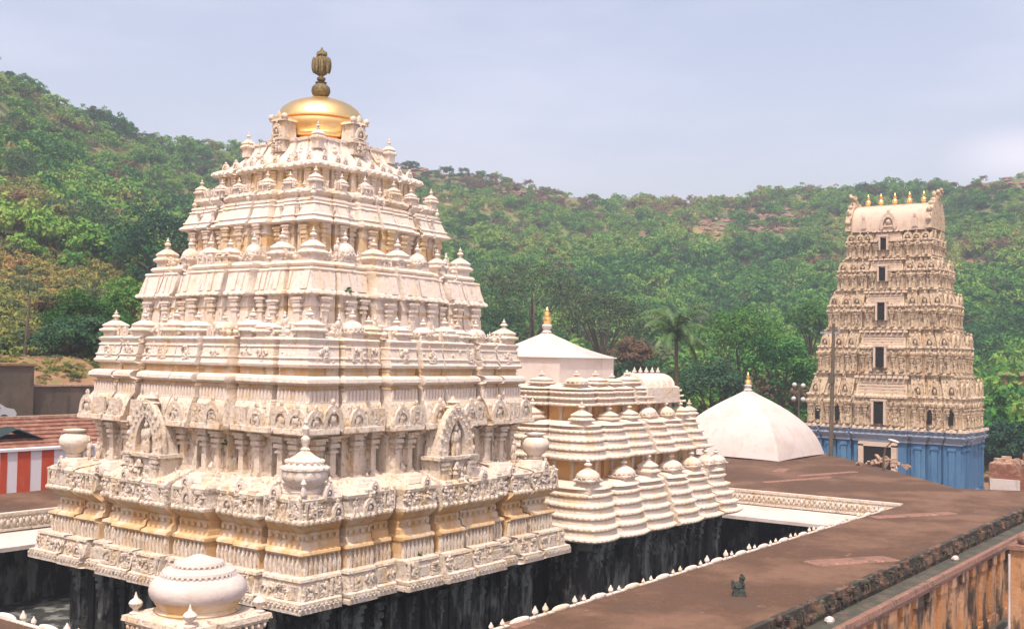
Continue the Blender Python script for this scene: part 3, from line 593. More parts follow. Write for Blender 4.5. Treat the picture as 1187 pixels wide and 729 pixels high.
    # lantern with tent roof
    LX, LY, h = 47.95, 33.0, 2.62
    b = MB(); b.stamp(box_t(LX-h+.08, LX+h-.08, LY-h+.08, LY+h-.08, 11.2, 13.0)); b.build('lantern_wall', fresh, root)
    b = MB(); pr = []
    for t in np.linspace(0, 1, 9): pr.append(((h+.03)*1.4142*((1-t)**1.0)*(1-.22*math.sin(PI*t)*(.7)), 13.02+1.28*t))
    b.stamp(lathe_t([((h-.05)*1.4142, 12.98), ((h+.06)*1.4142, 13.0)]+pr[:-1]+[(.16, 14.3)], 4, PI/4), None, (LX, LY, 0)); o = b.build('tent_roof', fresh, root)
    b = MB(); b.stamp(lathe_t([(.2, 14.2), (.26, 14.3), (.16, 14.42), (.24, 14.5), (.27, 14.62), (.2, 14.72)], 12), None, (LX, LY, 0)); b.build('finial_base', fresh, o)
    b = MB(); b.stamp(lathe_t([(.1, 14.7), (.2, 14.78), (.25, 14.92), (.22, 15.06), (.1, 15.12), (.15, 15.2), (.18, 15.28), (.08, 15.36), (.1, 15.44), (.02, 15.6)], 12), None, (LX, LY, 0)); b.build('gilded_finial', gold, o)
hall()

# ================================================================== CLOISTER (roofs round the court)
RZ = 5.5
def poly_prism(b, pts, z0, z1, mi=0):
    n = len(pts); V = [(x, y, z0) for x, y in pts]+[(x, y, z1) for x, y in pts]
    b.add(V, [tuple(range(n-1, -1, -1)), tuple(range(n, 2*n))]+[(i, (i+1) % n, n+(i+1) % n, n+i) for i in range(n)], mi)
def cloister():
    root = empty('cloister', (0, 0, 0), 'low cloister with a flat brown roof terrace running round the dark temple court', 'cloister')
    # roof terrace: four wings, subdivided so that the surface dips and rises a little
    X0, X1, Y0, Y1 = 17.0, 60.5, 18.6, 48.0
    b = MB()
    poly_prism(b, [(6, 13.4), (73.9, 13.4), (71.2, Y0), (6, Y0)], 4.9, RZ)
    poly_prism(b, [(6, Y0), (X0, Y0), (X0, Y1), (6, Y1)], 4.9, RZ)
    poly_prism(b, [(6, Y1), (X1, Y1), (X1, 55), (6, 55)], 4.9, RZ)
    poly_prism(b, [(X1, Y0), (71.2, Y0), (79.7, 25.2), (89.7, 33.6), (92, 38), (92, 55), (X1, 55)], 4.9, RZ)
    b.build('roof_terrace', terr, root)
    # worn plaster patches and ridges left on the terrace
    for (px, py, lx, ly, rz) in ((988, 650, 1.9, .5, -.55), (1060, 597, 2.6, .35, -.5), (905, 545, 1.2, .4, .2), (960, 549, 3, .25, -.3), (925, 556, 3.2, .22, -.3), (600, 722, .5, .3, 0)):
        p = at_z(px, py, RZ); R = np.array([[math.cos(rz), -math.sin(rz), 0], [math.sin(rz), math.cos(rz), 0], [0, 0, 1]])
        T = box_t(-lx, lx, -ly, ly, .0, .05, .12, .08); b = MB(); b.stamp(T, R); b.build('plaster_patch', capm, root, tuple(p))
    # walls of the cloister under the roofs, towards the court
    b = MB()
    b.stamp(box_t(X1+.35, X1+.7, Y0, Y1, 1, 4.9)); b.stamp(box_t(X0-.7, X0-.35, Y0, Y1, 1, 4.9)); b.stamp(box_t(X0-.5, X1+.5, Y1+.35, Y1+.7, 1, 4.9)); b.stamp(box_t(X0-.5, X1+.5, Y0-.7, Y0-.35, 1, 4.9))
    for i in range(9): b.stamp(box_t(X1-.1, X1+.35, Y0+1.5+i*3.3, Y0+2.0+i*3.3, 1, 4.6))
    for i in range(13): b.stamp(box_t(X0+1.5+i*3.3, X0+2.0+i*3.3, Y1-.1, Y1+.35, 1, 4.6))
    b.build('court_wall', granite, root)
    # parapet with carved frieze, and the sloping eave below it, facing the court on all four sides
    def edge(p0, p1, inward, name, carve, eave=3.2, drop=.85):
        """p0->p1 along the edge, inward = unit vector pointing into the court"""
        p0 = Vector(p0); p1 = Vector(p1); t = (p1-p0); L = t.length; t.normalize(); n = Vector(inward)
        M = np.array([[t.x, -n.x, 0], [t.y, -n.y, 0], [0, 0, 1]])   # template x along, -y into the court
        lf = lambda T: (T[0], T[1])
        b = MB()
        def st(T, x=0, y=0, z=0): V = T[0]+np.array([x, y, z]); b.stamp((V @ M.T+np.array([p0.x, p0.y, 0]), T[1]))
        st(box_t(0, L, -.06, .28, RZ-.06, RZ+.075)); st(box_t(0, L, -.02, .3, RZ-.62, RZ-.06)); st(box_t(0, L, -.12, .3, RZ-.72, RZ-.62))
        if carve:
            x = .2
            while x < L-.1: st(LUMPS[rnd.randrange(4)] if False else blob_t(.11, .09, .16, n=6, m=3), x, -.05, RZ-.34+rnd.uniform(-.03, .03)); st(blob_t(.06, .06, .07, n=5, m=3), x+.14, -.04, RZ-.22); st(blob_t(.06, .06, .07, n=5, m=3), x+.14, -.04, RZ-.48); x += .3
        b.build(name, carved, root)
        b = MB()
        V = [(0, .1, RZ-.74), (L, .1, RZ-.74), (L, -eave*.45, RZ-.74-drop*.28), (0, -eave*.45, RZ-.74-drop*.28), (L, -eave, RZ-.74-drop*.42), (0, -eave, RZ-.74-drop*.42),
             (L, -eave, RZ-.92-drop*.42), (0, -eave, RZ-.92-drop*.42), (L, .1, RZ-1.0), (0, .1, RZ-1.0)]
        F = [(0, 3, 2, 1), (3, 5, 4, 2), (5, 7, 6, 4), (7, 9, 8, 6), (9, 0, 1, 8), (0, 9, 7, 5, 3), (1, 2, 4, 6, 8)]
        b.stamp((np.array(V, float) @ M.T+np.array([p0.x, p0.y, 0]), [f[::-1] for f in F])); b.build('sloping_eave', fresh, root)
    edge((X1, Y1, 0), (X1, Y0, 0), (-1, 0, 0), 'carved_parapet', True, 2.6)
    edge((X0, Y1, 0), (X1, Y1, 0), (0, -1, 0), 'carved_parapet', True, 2.0)
    # scalloped white coping and pinnacles on the near edges
    def teeth(p0, p1):
        p0 = Vector(p0); p1 = Vector(p1); t = p1-p0; L = t.length; t.normalize(); x = .3; b = MB(); k = 0
        a = math.atan2(t.y, t.x); R = np.array([[math.cos(a), -math.sin(a), 0], [math.sin(a), math.cos(a), 0], [0, 0, 1]])
        b.stamp((box_t(0, L, -.05, .1, RZ-.6, RZ+.03)[0] @ R.T+np.array(p0), box_t(0, 1, 0, 1, 0, 1)[1]))
        pins = []
        while x < L:
            if k % 3 == 0:
                b.stamp((blob_t(.5, .1, .11, (0, 0, 0), 10, 6)[0] @ R.T+np.array(p0+t*(x+.3))+np.array([0, 0, RZ+.05]), blob_t(1, 1, 1, n=10, m=6)[1])); x += 1.05
            else: pins.append(p0+t*x); x += .52
            k += 1
        b.build('scalloped_coping', plaster, root); return pins
    pins = teeth((X0, Y0+.02, 0), (X1-2.6, Y0+.02, 0))+teeth((X0, Y0, 0), (X0, Y1, 0))
    b = MB(); b.stamp(lathe_t([(.09, 0), (.1, .06), (.06, .1), (.12, .18), (.11, .26), (.05, .34), (.02, .42)], 7)); o0 = None
    pins = sorted(pins, key=lambda p: p.length)
    for p in pins[:98]:
        loc = (p.x, p.y, RZ)
        if o0 is None: o0 = b.build('edge_pinnacle', plaster, root, loc)
        else: dup(o0, root, loc, rnd.uniform(0, 3), rnd.uniform(.5, .85))
    # outer (street) side: crumbling cornice, gutter, coping, stained wall with pilasters
    L0, L1 = 6.0, 73.9
    b = MB(); b.stamp(box_t(L0, L1, 13.18, 13.4, 5.1, 5.52)); b.stamp(box_t(L0, L1, 13.05, 13.4, 4.78, 5.1))
    x = 8.0
    while x < 73.5:
        b.stamp(box_t(-.07, .07, -.17, .1, -.40, rnd.uniform(-.30, -.06), .02, .03), None, (x, 13.16+rnd.uniform(-.02, .02), 5.5)); x += rnd.uniform(.2, .3)
    for i in range(420): b.stamp(blob_t(rnd.uniform(.05, .16), .1, rnd.uniform(.04, .12), n=5, m=3), None, (rnd.uniform(8, 73), rnd.uniform(13.0, 13.3), rnd.uniform(4.85, 5.55)))
    b.build('mossy_cornice', mossy, root)
    b = MB(); b.stamp(box_t(L0, L1, 12.2, 13.04, 4.6, 4.93)); b.build('gutter', gutter, root)
    b = MB(); b.stamp(box_t(L0, L1, 11.98, 12.26, 4.84, 5.03, 0, .03)); b.stamp(box_t(L0, L1, 12.06, 12.22, 4.66, 4.84)); b.build('coping', capm, root)
    for x in (34.2, 48.5): bb = MB(); bb.stamp(blob_t(.2, .16, .14)); bb.build('white_stone', fresh, root, (x, 12.7, 5.0))
    b = MB(); b.stamp(box_t(L0, L1, 12.25, 12.9, .8, 4.66)); b.stamp(box_t(L0, L1, 12.05, 12.3, 1.0, 2.0, 0, .05)); b.build('outer_wall', owall, root)
    x = 12.0; p0 = None
    while x < 72:
        if p0 is None:
            bb = MB(); bb.stamp(box_t(-.32, .32, 0, .2, 1.9, 4.3)); bb.stamp(box_t(-.42, .42, -.05, .2, 4.3, 4.66)); bb.stamp(box_t(-.38, .38, -.04, .2, 1.9, 2.2)); p0 = bb.build('pilaster', owall, root, (x, 12.1, 0))
        else: dup(p0, root, (x, 12.1, 0))
        x += 1.55
    b = MB(); b.stamp(box_t(L0, L1, 11.75, 12.05, .8, 1.72)); b.build('wall_foot', gutter, root)
cloister()

# ------------------------------------------------------------------ things on and round the terrace
def tent_pavilion():
    r = empty('tent_roofed_pavilion', (84.5, 38.3, RZ), 'big white tent-shaped roof with a gilded finial rising from the brown terrace', 'pavilion')
    h = 4.5; b = MB(); N_ = 12; rings = []
    for i in range(N_+1):
        t = i/N_; q = (1-t**2.0)*h if t < 1 else .08; q = max(q, .1); q += .16*(1-t)**12; rings.append((q, .02+t*5.15))
    m = 8; V = []; F = []
    for q, z in rings:
        for s_ in range(4):
            for k in range(m):
                u = -1+2*k/m; bul = q*(1+.035*(1-u*u)); v = rotm(-s_) @ np.array([u*q, -bul, z+.10*(1-u*u)*(1-z/5)**2]); V.append(v)
    n = 4*m
    for i in range(N_):
        for j in range(n): a, c = i*n+j, i*n+(j+1) % n; F.append((a, c, c+n, a+n))
    F.append(tuple(N_*n+j for j in range(n)))
    b.stamp((np.array(V), F)); b.build('tent_roof', fresh, r, angle=20)
    b = MB(); b.stamp(lathe_t([(.3, 5.0), (.36, 5.15), (.22, 5.3), (.3, 5.42), (.32, 5.52), (.2, 5.6)], 12)); b.build('finial_base', fresh, r)
    b = MB(); b.stamp(lathe_t([(.12, 5.58), (.2, 5.66), (.28, 5.8), (.24, 5.95), (.1, 6.02), (.16, 6.12), (.18, 6.2), (.07, 6.28), (.11, 6.38), (.02, 6.6)], 12)); b.build('gilded_finial', gold, r)
tent_pavilion()
def roof_shrine():
    x, y = 16.85, 21.27; r = empty('domed_roof_shrine', (x, y, RZ+.2), 'small white shrine with a fat beaded dome in the left foreground, on the terrace corner', 'shrine')
    b = MB(); H = 1.12
    b.stamp(box_t(-H+.06, H-.06, -H+.06, H-.06, -4, 1.1)); b.stamp(box_t(-H-.02, H+.02, -H-.02, H+.02, 1.02, 1.1)); b.stamp(box_t(-H-.09, H+.09, -H-.09, H+.09, 1.1, 1.22, .02, .02)); b.stamp(box_t(-H+.04, H-.04, -H+.04, H-.04, 1.22, 1.3, .1, .1))
    for s_ in range(4):
        for k in range(12): b.stamp(blob_t(.05, .06, .07, n=5, m=3), rotm(s_), tuple(rotm(s_) @ np.array([-1+k*.182, -H-.03, .97])))
        for t in (-.9, -.3, .3, .9): b.stamp(pil_t(.16, .9, .05), rotm(s_), tuple(rotm(s_) @ np.array([t, -H+.06, .08])))
    b.build('platform', carved, r)
    b = MB(); b.stamp(lathe_t([(.92, 1.28), (.96, 1.34), (.9, 1.4), (.94, 1.48), (1.0, 1.58), (1.01, 1.62)], 36)); b.build('dome_neck', ochre, r)
    b = MB(); b.stamp(lathe_t([(.96, 1.6), (1.04, 1.62), (1.09, 1.7), (1.11, 1.80), (1.09, 1.92), (1.0, 2.04), (.86, 2.12), (.8, 2.14), (.84, 2.19), (.82, 2.24), (.66, 2.31), (.54, 2.33), (.58, 2.38), (.55, 2.43), (.36, 2.48), (.2, 2.54), (.08, 2.58)], 40))
    for k in range(40):
        a = 2*PI*k/40; b.stamp(blob_t(.045, .045, .05, n=5, m=3), None, (.83*math.cos(a), .83*math.sin(a), 2.15))
    for k in range(28):
        a = 2*PI*k/28; b.stamp(blob_t(.04, .04, .045, n=5, m=3), None, (.57*math.cos(a), .57*math.sin(a), 2.34))
    b.build('dome', fresh, r)
    b = MB(); b.stamp(lathe_t([(.12, 0), (.14, .05), (.07, .09), (.06, .13), (.14, .2), (.16, .27), (.12, .33), (.05, .38), (.03, .44), (.01, .52)], 10)); o = None
    for sx, sy in ((-1, -1), (-1, 1), (1, -1), (1, 1)):
        if o is None: o = b.build('corner_finial', plaster, r, (sx*.98, sy*.98, 1.22))
        else: dup(o, r, (sx*.98, sy*.98, 1.22))
roof_shrine()
def idol():
    p = at_z(857, 690, RZ); r = empty('stone_figure', tuple(p), 'small black stone figure crouching alone on the brown roof terrace', 'statue', rz=.5); r.scale = (.7, .7, .68)
    b = MB(); b.stamp(box_t(-.28, .28, -.32, .32, 0, .12, .02, .02)); b.stamp(box_t(-.24, .24, -.27, .27, .12, .34, .03, .03)); b.build('pedestal', stonem, r)
    b = MB(); b.stamp(blob_t(.2, .26, .2, (0, .06, .46), 8, 6)); b.stamp(blob_t(.12, .13, .22, (0, -.08, .6), 8, 6)); b.stamp(blob_t(.13, .14, .14, (0, -.12, .82), 8, 6)); b.stamp(blob_t(.15, .1, .09, (0, -.1, .66), 6, 4))
    for s_ in (-1, 1):
        b.stamp(blob_t(.05, .05, .18, (s_*.12, -.2, .5), 6, 4)); b.stamp(blob_t(.08, .16, .08, (s_*.17, .06, .4), 6, 4))
    b.stamp(blob_t(.09, .09, .07, (0, -.1, .97), 6, 4)); b.stamp(box_t(-.2, .2, -.05, .05, .3, .7, .05, 0), None, (0, .3, 0)); b.build('figure', stonem, r)
idol()
def stone_pile():
    p = at_z(1018, 541, RZ); b = MB()
    for i in range(60):
        a = rnd.uniform(0, 2*PI); q = min(1.9, abs(rnd.gauss(0, 1))); x = math.cos(a)*q*.7; y = math.sin(a)*q*1.0; zz = max(0, .6-q*.35)*rnd.random()
        s_ = rnd.uniform(.08, .24); R = np.array(Matrix.Rotation(rnd.uniform(0, 6), 3, Vector((rnd.random(), rnd.random(), rnd.random())).normalized()))
        b.stamp(box_t(-s_, s_, -s_*.7, s_*.7, -s_*.4, s_*.4, s_*.2, s_*.12), R, (x, y, .1+zz))
    for k in range(4):
        R = np.array(Matrix.Rotation(rnd.uniform(-.5, .5), 3, 'Z') @ Matrix.Rotation(rnd.uniform(-.3, .2), 3, 'Y')); b.stamp(box_t(-.8, .8, -.12, .12, -.05, .05), R, (rnd.uniform(-.3, .3), rnd.uniform(-.6, .6), .4+.08*k))
    o = b.build('rubble', rubble_m); o.location = (p.x+.5, p.y-.3, RZ); o['kind'] = 'stuff'
    tag(o, 'heap of broken stones on the roof edge before the blue gateway base', 'rubble')
stone_pile()
def street_lamp_big():
    p = at_x(1024, 536, 79); r = empty('street_lamp', (p.x, p.y, 1.5), 'street lamp with a short slanting arm and white head in front of the blue doorway', 'street lamp')
    top = at_x(1027, 519, 79); b = MB(); zt = top.z-1.5
    hd = at_x(1036, 511, 79)-Vector((p.x, p.y, 1.5))
    b.stamp(tube_t([(0, 0, 0), (0, 0, zt-.7), (hd.x*.2, hd.y*.2, zt), (hd.x*.9, hd.y*.9, hd.z)], [.08, .07, .05, .04])); b.build('pole', metal_g, r)
    b = MB(); b.stamp(blob_t(.18, .42, .11, n=10, m=6)); o = b.build('lamp_head', fresh, r, tuple(hd)); o.rotation_euler = (.25, 0, 0)
street_lamp_big()
def mast():
    X = 88; p = at_x(963, 525, X); r = empty('utility_pole', (p.x, p.y, 1.5), 'tall dark pole with a short crossarm standing in front of the carved gateway tower', 'pole')
    t = at_x(966.5, 375, X)-Vector((p.x, p.y, 1.5)); m = at_x(963.5, 500, X)-Vector((p.x, p.y, 1.5))
    b = MB(); b.stamp(tube_t([(0, 0, 0), (m.x, m.y, m.z), (t.x*.6, t.y*.6, (m.z+t.z)/2), tuple(t)], [.18, .17, .15, .12], 10)); b.build('shaft', metal_g, r)
    b = MB(); b.stamp(box_t(-.8, .8, -.06, .06, -.07, .07)); b.stamp(lathe_t([(.07, 0), (.1, .1), (.06, .2), (.09, .3), (.02, .34)], 6), None, (-.7, 0, .05)); b.stamp(lathe_t([(.07, 0), (.1, .1), (.06, .2), (.09, .3), (.02, .34)], 6), None, (-.2, 0, .05))
    o = b.build('crossarm', rail_m, r, (t.x, t.y+.3, t.z-.75)); o.rotation_euler.z = PI/2
    b = MB(); b.stamp(box_t(-.2, .2, -.2, .2, -.35, .35)); b.build('collar', metal_g, r, (m.x, m.y, m.z+4.2))
mast()
def globe_lamp():
    X = 118; c = at_x(926, 455, X); r = empty('globe_lamp', (c.x, c.y, 1.5), 'lamp post carrying four white globes between the tent roof and the gateway tower', 'street lamp')
    b = MB(); b.stamp(tube_t([(0, 0, 0), (0, 0, c.z-1.5+1.0)], [.12, .08])); b.stamp(tube_t([(0, -.6, c.z-.7), (0, .6, c.z-.7)], [.05, .05])); b.stamp(tube_t([(0, -.6, c.z-2.2), (0, .6, c.z-2.2)], [.05, .05])); b.build('post', metal_g, r)
    b = MB(); b.stamp(blob_t(.27, .27, .27, n=14, m=10)); o = None
    for px, py in ((921, 446), (931, 447), (920, 462), (931, 463)):
        q = at_x(px, py, X); loc = (q.x-c.x, q.y-c.y, q.z-1.5)
        if o is None: o = b.build('globe', glassw, r, loc)
        else: dup(o, r, loc)
globe_lamp()

# ================================================================== GATEWAY TOWER
def gopuram():
    GX, GY = 105.2, 33.1
    r = empty('gateway_tower', (0, 0, 0), 'tall beige gateway tower of five carved storeys on a blue base', 'gateway tower')
    gb = [(-1, -.79, 0), (-.76, -.60, -.10), (-.57, -.39, .05), (-.34, .34, .20), (.39, .57, .05), (.60, .76, -.10), (.79, 1, 0)]
    HX, HY = 4.0, 7.25
    S = Stack(GX, GY, HX, HY, gb, -.3)
    b = MB(); S.band(b, [(.15, .8), (.15, 1.9), (.3, 2.0), (.3, 5.9), (.2, 6.0)])
    for side in (0, 1, 2): S.row(b, box_t(-.26, .26, -.16, 0, 0, 3.75, .0, 0), .3, 2.0, 1.5, sides=(side,), bays=(0, 1, 2, 4, 5, 6), jit=.02); S.row(b, box_t(-.36, .36, -.22, 0, 0, .22), .3, 5.5, 1.5, sides=(side,), bays=(0, 1, 2, 4, 5, 6), jit=.02)
    b.build('base_wall', blue, r)
    b = MB(); S.band(b, [(.25, 5.95), (.1, 6.0), (.15, 6.2), (-.1, 6.5), (-.14, 6.62), (.05, 6.74), (.05, 6.86), (-.05, 6.92), (-.08, 7.1), (.4, 7.15)]); S.row(b, box_t(-.09, .09, -.1, 0, 0, .2), 0, 6.5, .5); S.row(b, box_t(-.17, .17, -.2, .1, 0, .22, .04, .04), -.02, 7.08, .55, sides=(0, 1), mi=1); b.build('base_cornice', [bluegrey, goat_l], r)
    
    # doorway
    yc = 33.2; b = MB(); b.stamp(box_t(GX-HX-.25, GX-HX+.35, yc-1.25, yc+1.25, 1.5, 5.55)); d = b.build('doorway', black, r)
    b = MB(); b.stamp(box_t(GX-HX-.36, GX-HX+.3, yc-1.72, yc-1.25, 1.5, 5.7)); b.stamp(box_t(GX-HX-.36, GX-HX+.3, yc+1.25, yc+1.72, 1.5, 5.7)); b.stamp(box_t(GX-HX-.36, GX-HX+.3, yc-1.72, yc+1.72, 5.552, 5.95)); b.build('door_frame', goat_l, d)
    lv = [(7.12, 12.0, .15, .62), (12.0, 16.1, .98, 1.25), (16.1, 19.7, 1.62, 1.8), (19.7, 22.7, 2.22, 2.35), (22.7, 25.3, 2.75, 2.9)]
    hyk = 1.25
    wins = [(7.6, 9.5, .68), (12.7, 14.4, .6), (17.0, 18.45, .52), (20.6, 21.75, .46), (23.5, 24.5, .42)]
    for i, (z0, z1, d0, d1) in enumerate(lv):
        h = z1-z0; f = lambda t: z0+h*t
        s2 = Stack(GX, GY, HX, HY, gb, -.28)
        # the tower narrows faster along Y than along X
        hx = HX-.3-.40*i; hy = [7.05, 6.22, 5.42, 4.68, 3.98][i]
        s2 = Stack(GX, GY, hx, hy, gb, -.26); k = 1-.12*i; b = MB()
        s2.band(b, [(0, f(0)), (0, f(.03)), (.12, f(.05)), (.12, f(.40)), (.08, f(.42)), (.0, f(.44)), (-.04, f(.47)), (.0, f(.50)), (.15, f(.52))], k=k)
        s2.row(b, pil_t(.26, h*.35, .2), .12, f(.06), .72, k=k, jit=.05); s2.row(b, [fig_t(h*.27), fig_t(h*.22)], .08, f(.08), .72, k=k, jit=.15, skip=.12)
        s2.clutter(b, .1, .1, f(.08), f(.4), 7, .12, k=k); s2.row(b, arch_t(.42, .4, .1), -.02, f(.44), .8, k=k, skip=.2)
        b.build('storey_wall', goat, r)
        b = MB(); s2.band(b, [(.1, f(.51)), (.12, f(.56)), (.06, f(.58)), (.06, f(.61)), (.22, f(.63)), (.3, f(.70)), (.62, f(.95)), (.52, f(.97)), (.54, f(1.0)), (.9, f(1.005))], k=k)
        s2.row(b, arch_t(.85, h*.30, .2), .18, f(.62), 1.1, bays=(0, 1, 2, 4, 5, 6), k=k); s2.row(b, fig_t(h*.2), .25, f(.62), .6, k=k, skip=.2, jit=.2, bays=(0, 1, 2, 4, 5, 6)); s2.clutter(b, .3, .5, f(.64), f(.94), 5, .13, k=k)
        H = hy*.34; e = k*.22
        for q in (.66, .72, .78, .84): s2.put(b, box_t(-H*.86, H*.86, -.06, .3, 0, h*.035), 1, 0, .32+(q-.66)*.9, f(q), e, 1, 1, 0)
        x = -H*.95
        while x < H*.95: s2.put(b, box_t(-.2, .2, -.16, .2, 0, h*.045, .04, .02), 1, x, .4, f(.93), e, 1, 1, .1); x += .5
        x = -H
        while x < H: s2.put(b, box_t(-.14, .14, -.1, .2, 0, .16), 1, x, -.06, f(.57), e, 1, 1, .1); x += .36
        s2.row(b, blob_t(.16, .12, .1, n=5, m=3), -.05, f(.60), .5, k=k, jit=.3, mi=1)
        b.build('shrine_parapet', [goat, goat_l], r)
        wz0, wz1, ww = wins[i]; wy = 33.15+.05*i
        n = hx+e; b = MB(); b.stamp(box_t(GX-n-.26, GX-n+.3, wy-ww*.66, wy+ww*.66, wz0, wz1)); wo_ = b.build('window', black, r)
        b = MB(); b.stamp(box_t(GX-n-.36, GX-n+.2, wy-ww*.98, wy-ww*.66, wz0-.1, wz1+.1)); b.stamp(box_t(GX-n-.36, GX-n+.2, wy+ww*.66, wy+ww*.98, wz0-.1, wz1+.1)); b.stamp(box_t(GX-n-.38, GX-n+.2, wy-ww*1.05, wy+ww*1.05, wz1+.103, wz1+.28)); b.build('frame', goat_l, wo_)
        if i == 0:
            w0 = None
            for y in (-6.1, -4.3, 4.0, 5.9):
                bb = MB(); bb.stamp(box_t(-.06, .1, -.2, .2, 0, 1.0)); bb.stamp(box_t(-.06, .1, -.2, .2, 1.0, 1.3, 0, .14))
                if w0 is None: w0 = bb.build('niche', black, r, (GX-hx-.02, GY+y, 7.75))
                else: dup(w0, r, (GX-hx-.02, GY+y, 7.75))
    # barrel roof
    hy, hx, zb = 3.5, 1.8, 25.2
    b = MB(); b.stamp(box_t(GX-hx-.1, GX+hx+.1, GY-hy-.1, GY+hy+.1, zb, zb+.3)); n = 14; V = []; F = []
    for y in (-hy, hy):
        for k in range(n+1):
            a = PI*k/n; V.append((GX-math.cos(a)*hx*1.02, GY+y, zb+.3+math.sin(a)**.75*2.25))
    for k in range(n): F.append((k, k+n+1, k+n+2, k+1))
    F.append(tuple(range(n+1))); F.append(tuple(range(2*n+1, n, -1))); b.add(V, F); 
    bb = arch_t(1.5, 1.5, .3); b.stamp(bb, rotm(1), (GX-hx+.05, GY, zb+.35)); b.stamp(box_t(GX-.25, GX+.25, GY-hy, GY+hy, zb+2.5, zb+2.62))
    for y in (-2.4, 2.3): b.stamp(box_t(-.25, .25, -.25, .3, 0, .8, .05, 0), rotm(1), (GX-hx+.05, GY+y, zb+.3)); b.stamp(blob_t(.16, .12, .3), None, (GX-hx-.1, GY+y, zb+1.35))
    b.build('barrel_roof', goat_l, r)
    for s_ in (-1, 1):       # horned end gables
        b = MB(); V = []; F = []; n = 12
        for y0 in (0, .55):
            for k in range(n+1):
                a = PI*k/n; V.append((GX-math.cos(a)*(hx+.35), GY+s_*(hy+y0-.1), zb+.1+math.sin(a)**.7*2.75)); 
        m = n+1
        for k in range(n): F.append((k, k+1, m+k+1, m+k) if s_ > 0 else (k, m+k, m+k+1, k+1))
        F.append(tuple(range(m)) if s_ < 0 else tuple(range(m-1, -1, -1))); F.append(tuple(range(2*m-1, m-1, -1)) if s_ < 0 else tuple(range(m, 2*m))); b.add(V, F)
        for k in range(9):
            a = PI*(k+.5)/9; b.stamp(blob_t(.2, .3, .24, n=6, m=4), None, (GX-math.cos(a)*(hx+.4), GY+s_*(hy+.2), zb+.1+math.sin(a)**.7*2.8))
        b.stamp(blob_t(.4, .34, .4), None, (GX, GY+s_*(hy+.3), zb+3.05)); b.stamp(blob_t(.25, .22, .3), None, (GX-.3, GY+s_*(hy+.15), zb+3.35)); b.stamp(blob_t(.25, .22, .3), None, (GX+.3, GY+s_*(hy+.5), zb+3.35))
        for k, (dx, dz, rr_) in enumerate(((0, 3.35, .3), (-.32, 3.55, .2), (.32, 3.55, .2), (0, 3.75, .16))): b.stamp(blob_t(rr_, rr_, rr_*1.1), None, (GX+dx, GY+s_*(hy+.42+.1*k), zb+dz))
        b.build('horned_gable', goat, r)
    f = MB(); f.stamp(lathe_t([(.2, 0), (.3, .08), (.16, .18), (.36, .34), (.42, .52), (.34, .68), (.15, .78), (.26, .88), (.28, .96), (.12, 1.04), (.17, 1.14), (.13, 1.24), (.03, 1.45)], 12)); o = None
    for y in (-2.65, -1.35, 0, 1.3, 2.5):
        loc = (GX, GY+y, zb+2.58)
        if o is None: o = f.build('gilded_finial', gold, r, loc); o.scale = (.7, .7, .82)
        else: dup(o, r, loc)
gopuram()

# ================================================================== TERRAIN
def sstep(a, b, x): t = np.clip((x-a)/(b-a), 0, 1); return t*t*(3-2*t)
AZ = np.array([-5, 11.7, 13.1, 14.6, 17, 19.4, 23.1, 25.6, 27.8, 30.9, 33.5, 38, 41.9, 48, 50.6, 53.5, 57.5, 61.3, 66, 75])
EL = np.array([9.2, 9.17, 9.12, 8.70, 8.91, 8.94, 8.90, 8.64, 8.52, 8.39, 8.76, 9.55, 9.87, 10.24, 10.5, 10.60, 11.6, 13.3, 14.4, 14.4])-.45
_rs = np.random.RandomState(5); PH = _rs.rand(24, 3)
def vnoise(x, y, f):
    s = 0
    for i in range(6):
        a = PH[i, 0]*6.283; g = f*(1+.75*i); s = s+np.sin(x*math.cos(a)*g+y*math.sin(a)*g+PH[i, 1]*20+2.1*np.sin((x*math.sin(a)-y*math.cos(a))*g*.6+PH[i, 2]*9))/(1+.6*i)
    return s/2.4
def terrain(x, y):
    x = np.asarray(x, float); y = np.asarray(y, float)
    r = np.hypot(x, y)+1e-6; az = np.degrees(np.arctan2(y, x))
    el = np.tan(np.radians(np.interp(az, AZ, EL))); D = np.interp(az, [0, 20, 45, 55, 62], [400, 420, 400, 330, 280])
    lf = sstep(50.5, 56, az); r0 = 135*(1-lf)+90*lf; te0 = (-11.5/135)*(1-lf)+(-1.2/90)*lf
    t = np.clip((r-r0)/(D-r0), 0, None); tt = np.clip(t, 0, 1)
    te = te0+(el-te0)*(tt**.82*(1-.0*tt))
    z = 13+r*te
    zr = 13+D*el; z = np.where(t > 1, zr-(r-D)*.35, z)
    bump = vnoise(x, y, .022)*4.0*sstep(0, .3, tt)*(1-.55*sstep(.8, 1, tt))+vnoise(x, y, .11)*.7*sstep(0, .15, tt)
    zf = 1.1+lf*10.6*sstep(79, 87, r)
    return np.where(r < r0, np.minimum(zf, 13+r0*te0), z)+bump
na, nrr = 260, 190
azs = np.radians(np.linspace(2, 74, na)); rs_ = np.concatenate([np.linspace(60, 200, 90), np.linspace(203, 520, nrr-90)])
Ag, Rg = np.meshgrid(azs, rs_, indexing='ij'); X_ = Rg*np.cos(Ag); Y_ = Rg*np.sin(Ag); Z_ = terrain(X_, Y_)
V = np.stack([X_.ravel(), Y_.ravel(), Z_.ravel()], 1)
idx = np.arange(na*nrr).reshape(na, nrr)
F = np.stack([idx[:-1, :-1].ravel(), idx[:-1, 1:].ravel(), idx[1:, 1:].ravel(), idx[1:, :-1].ravel()], 1)
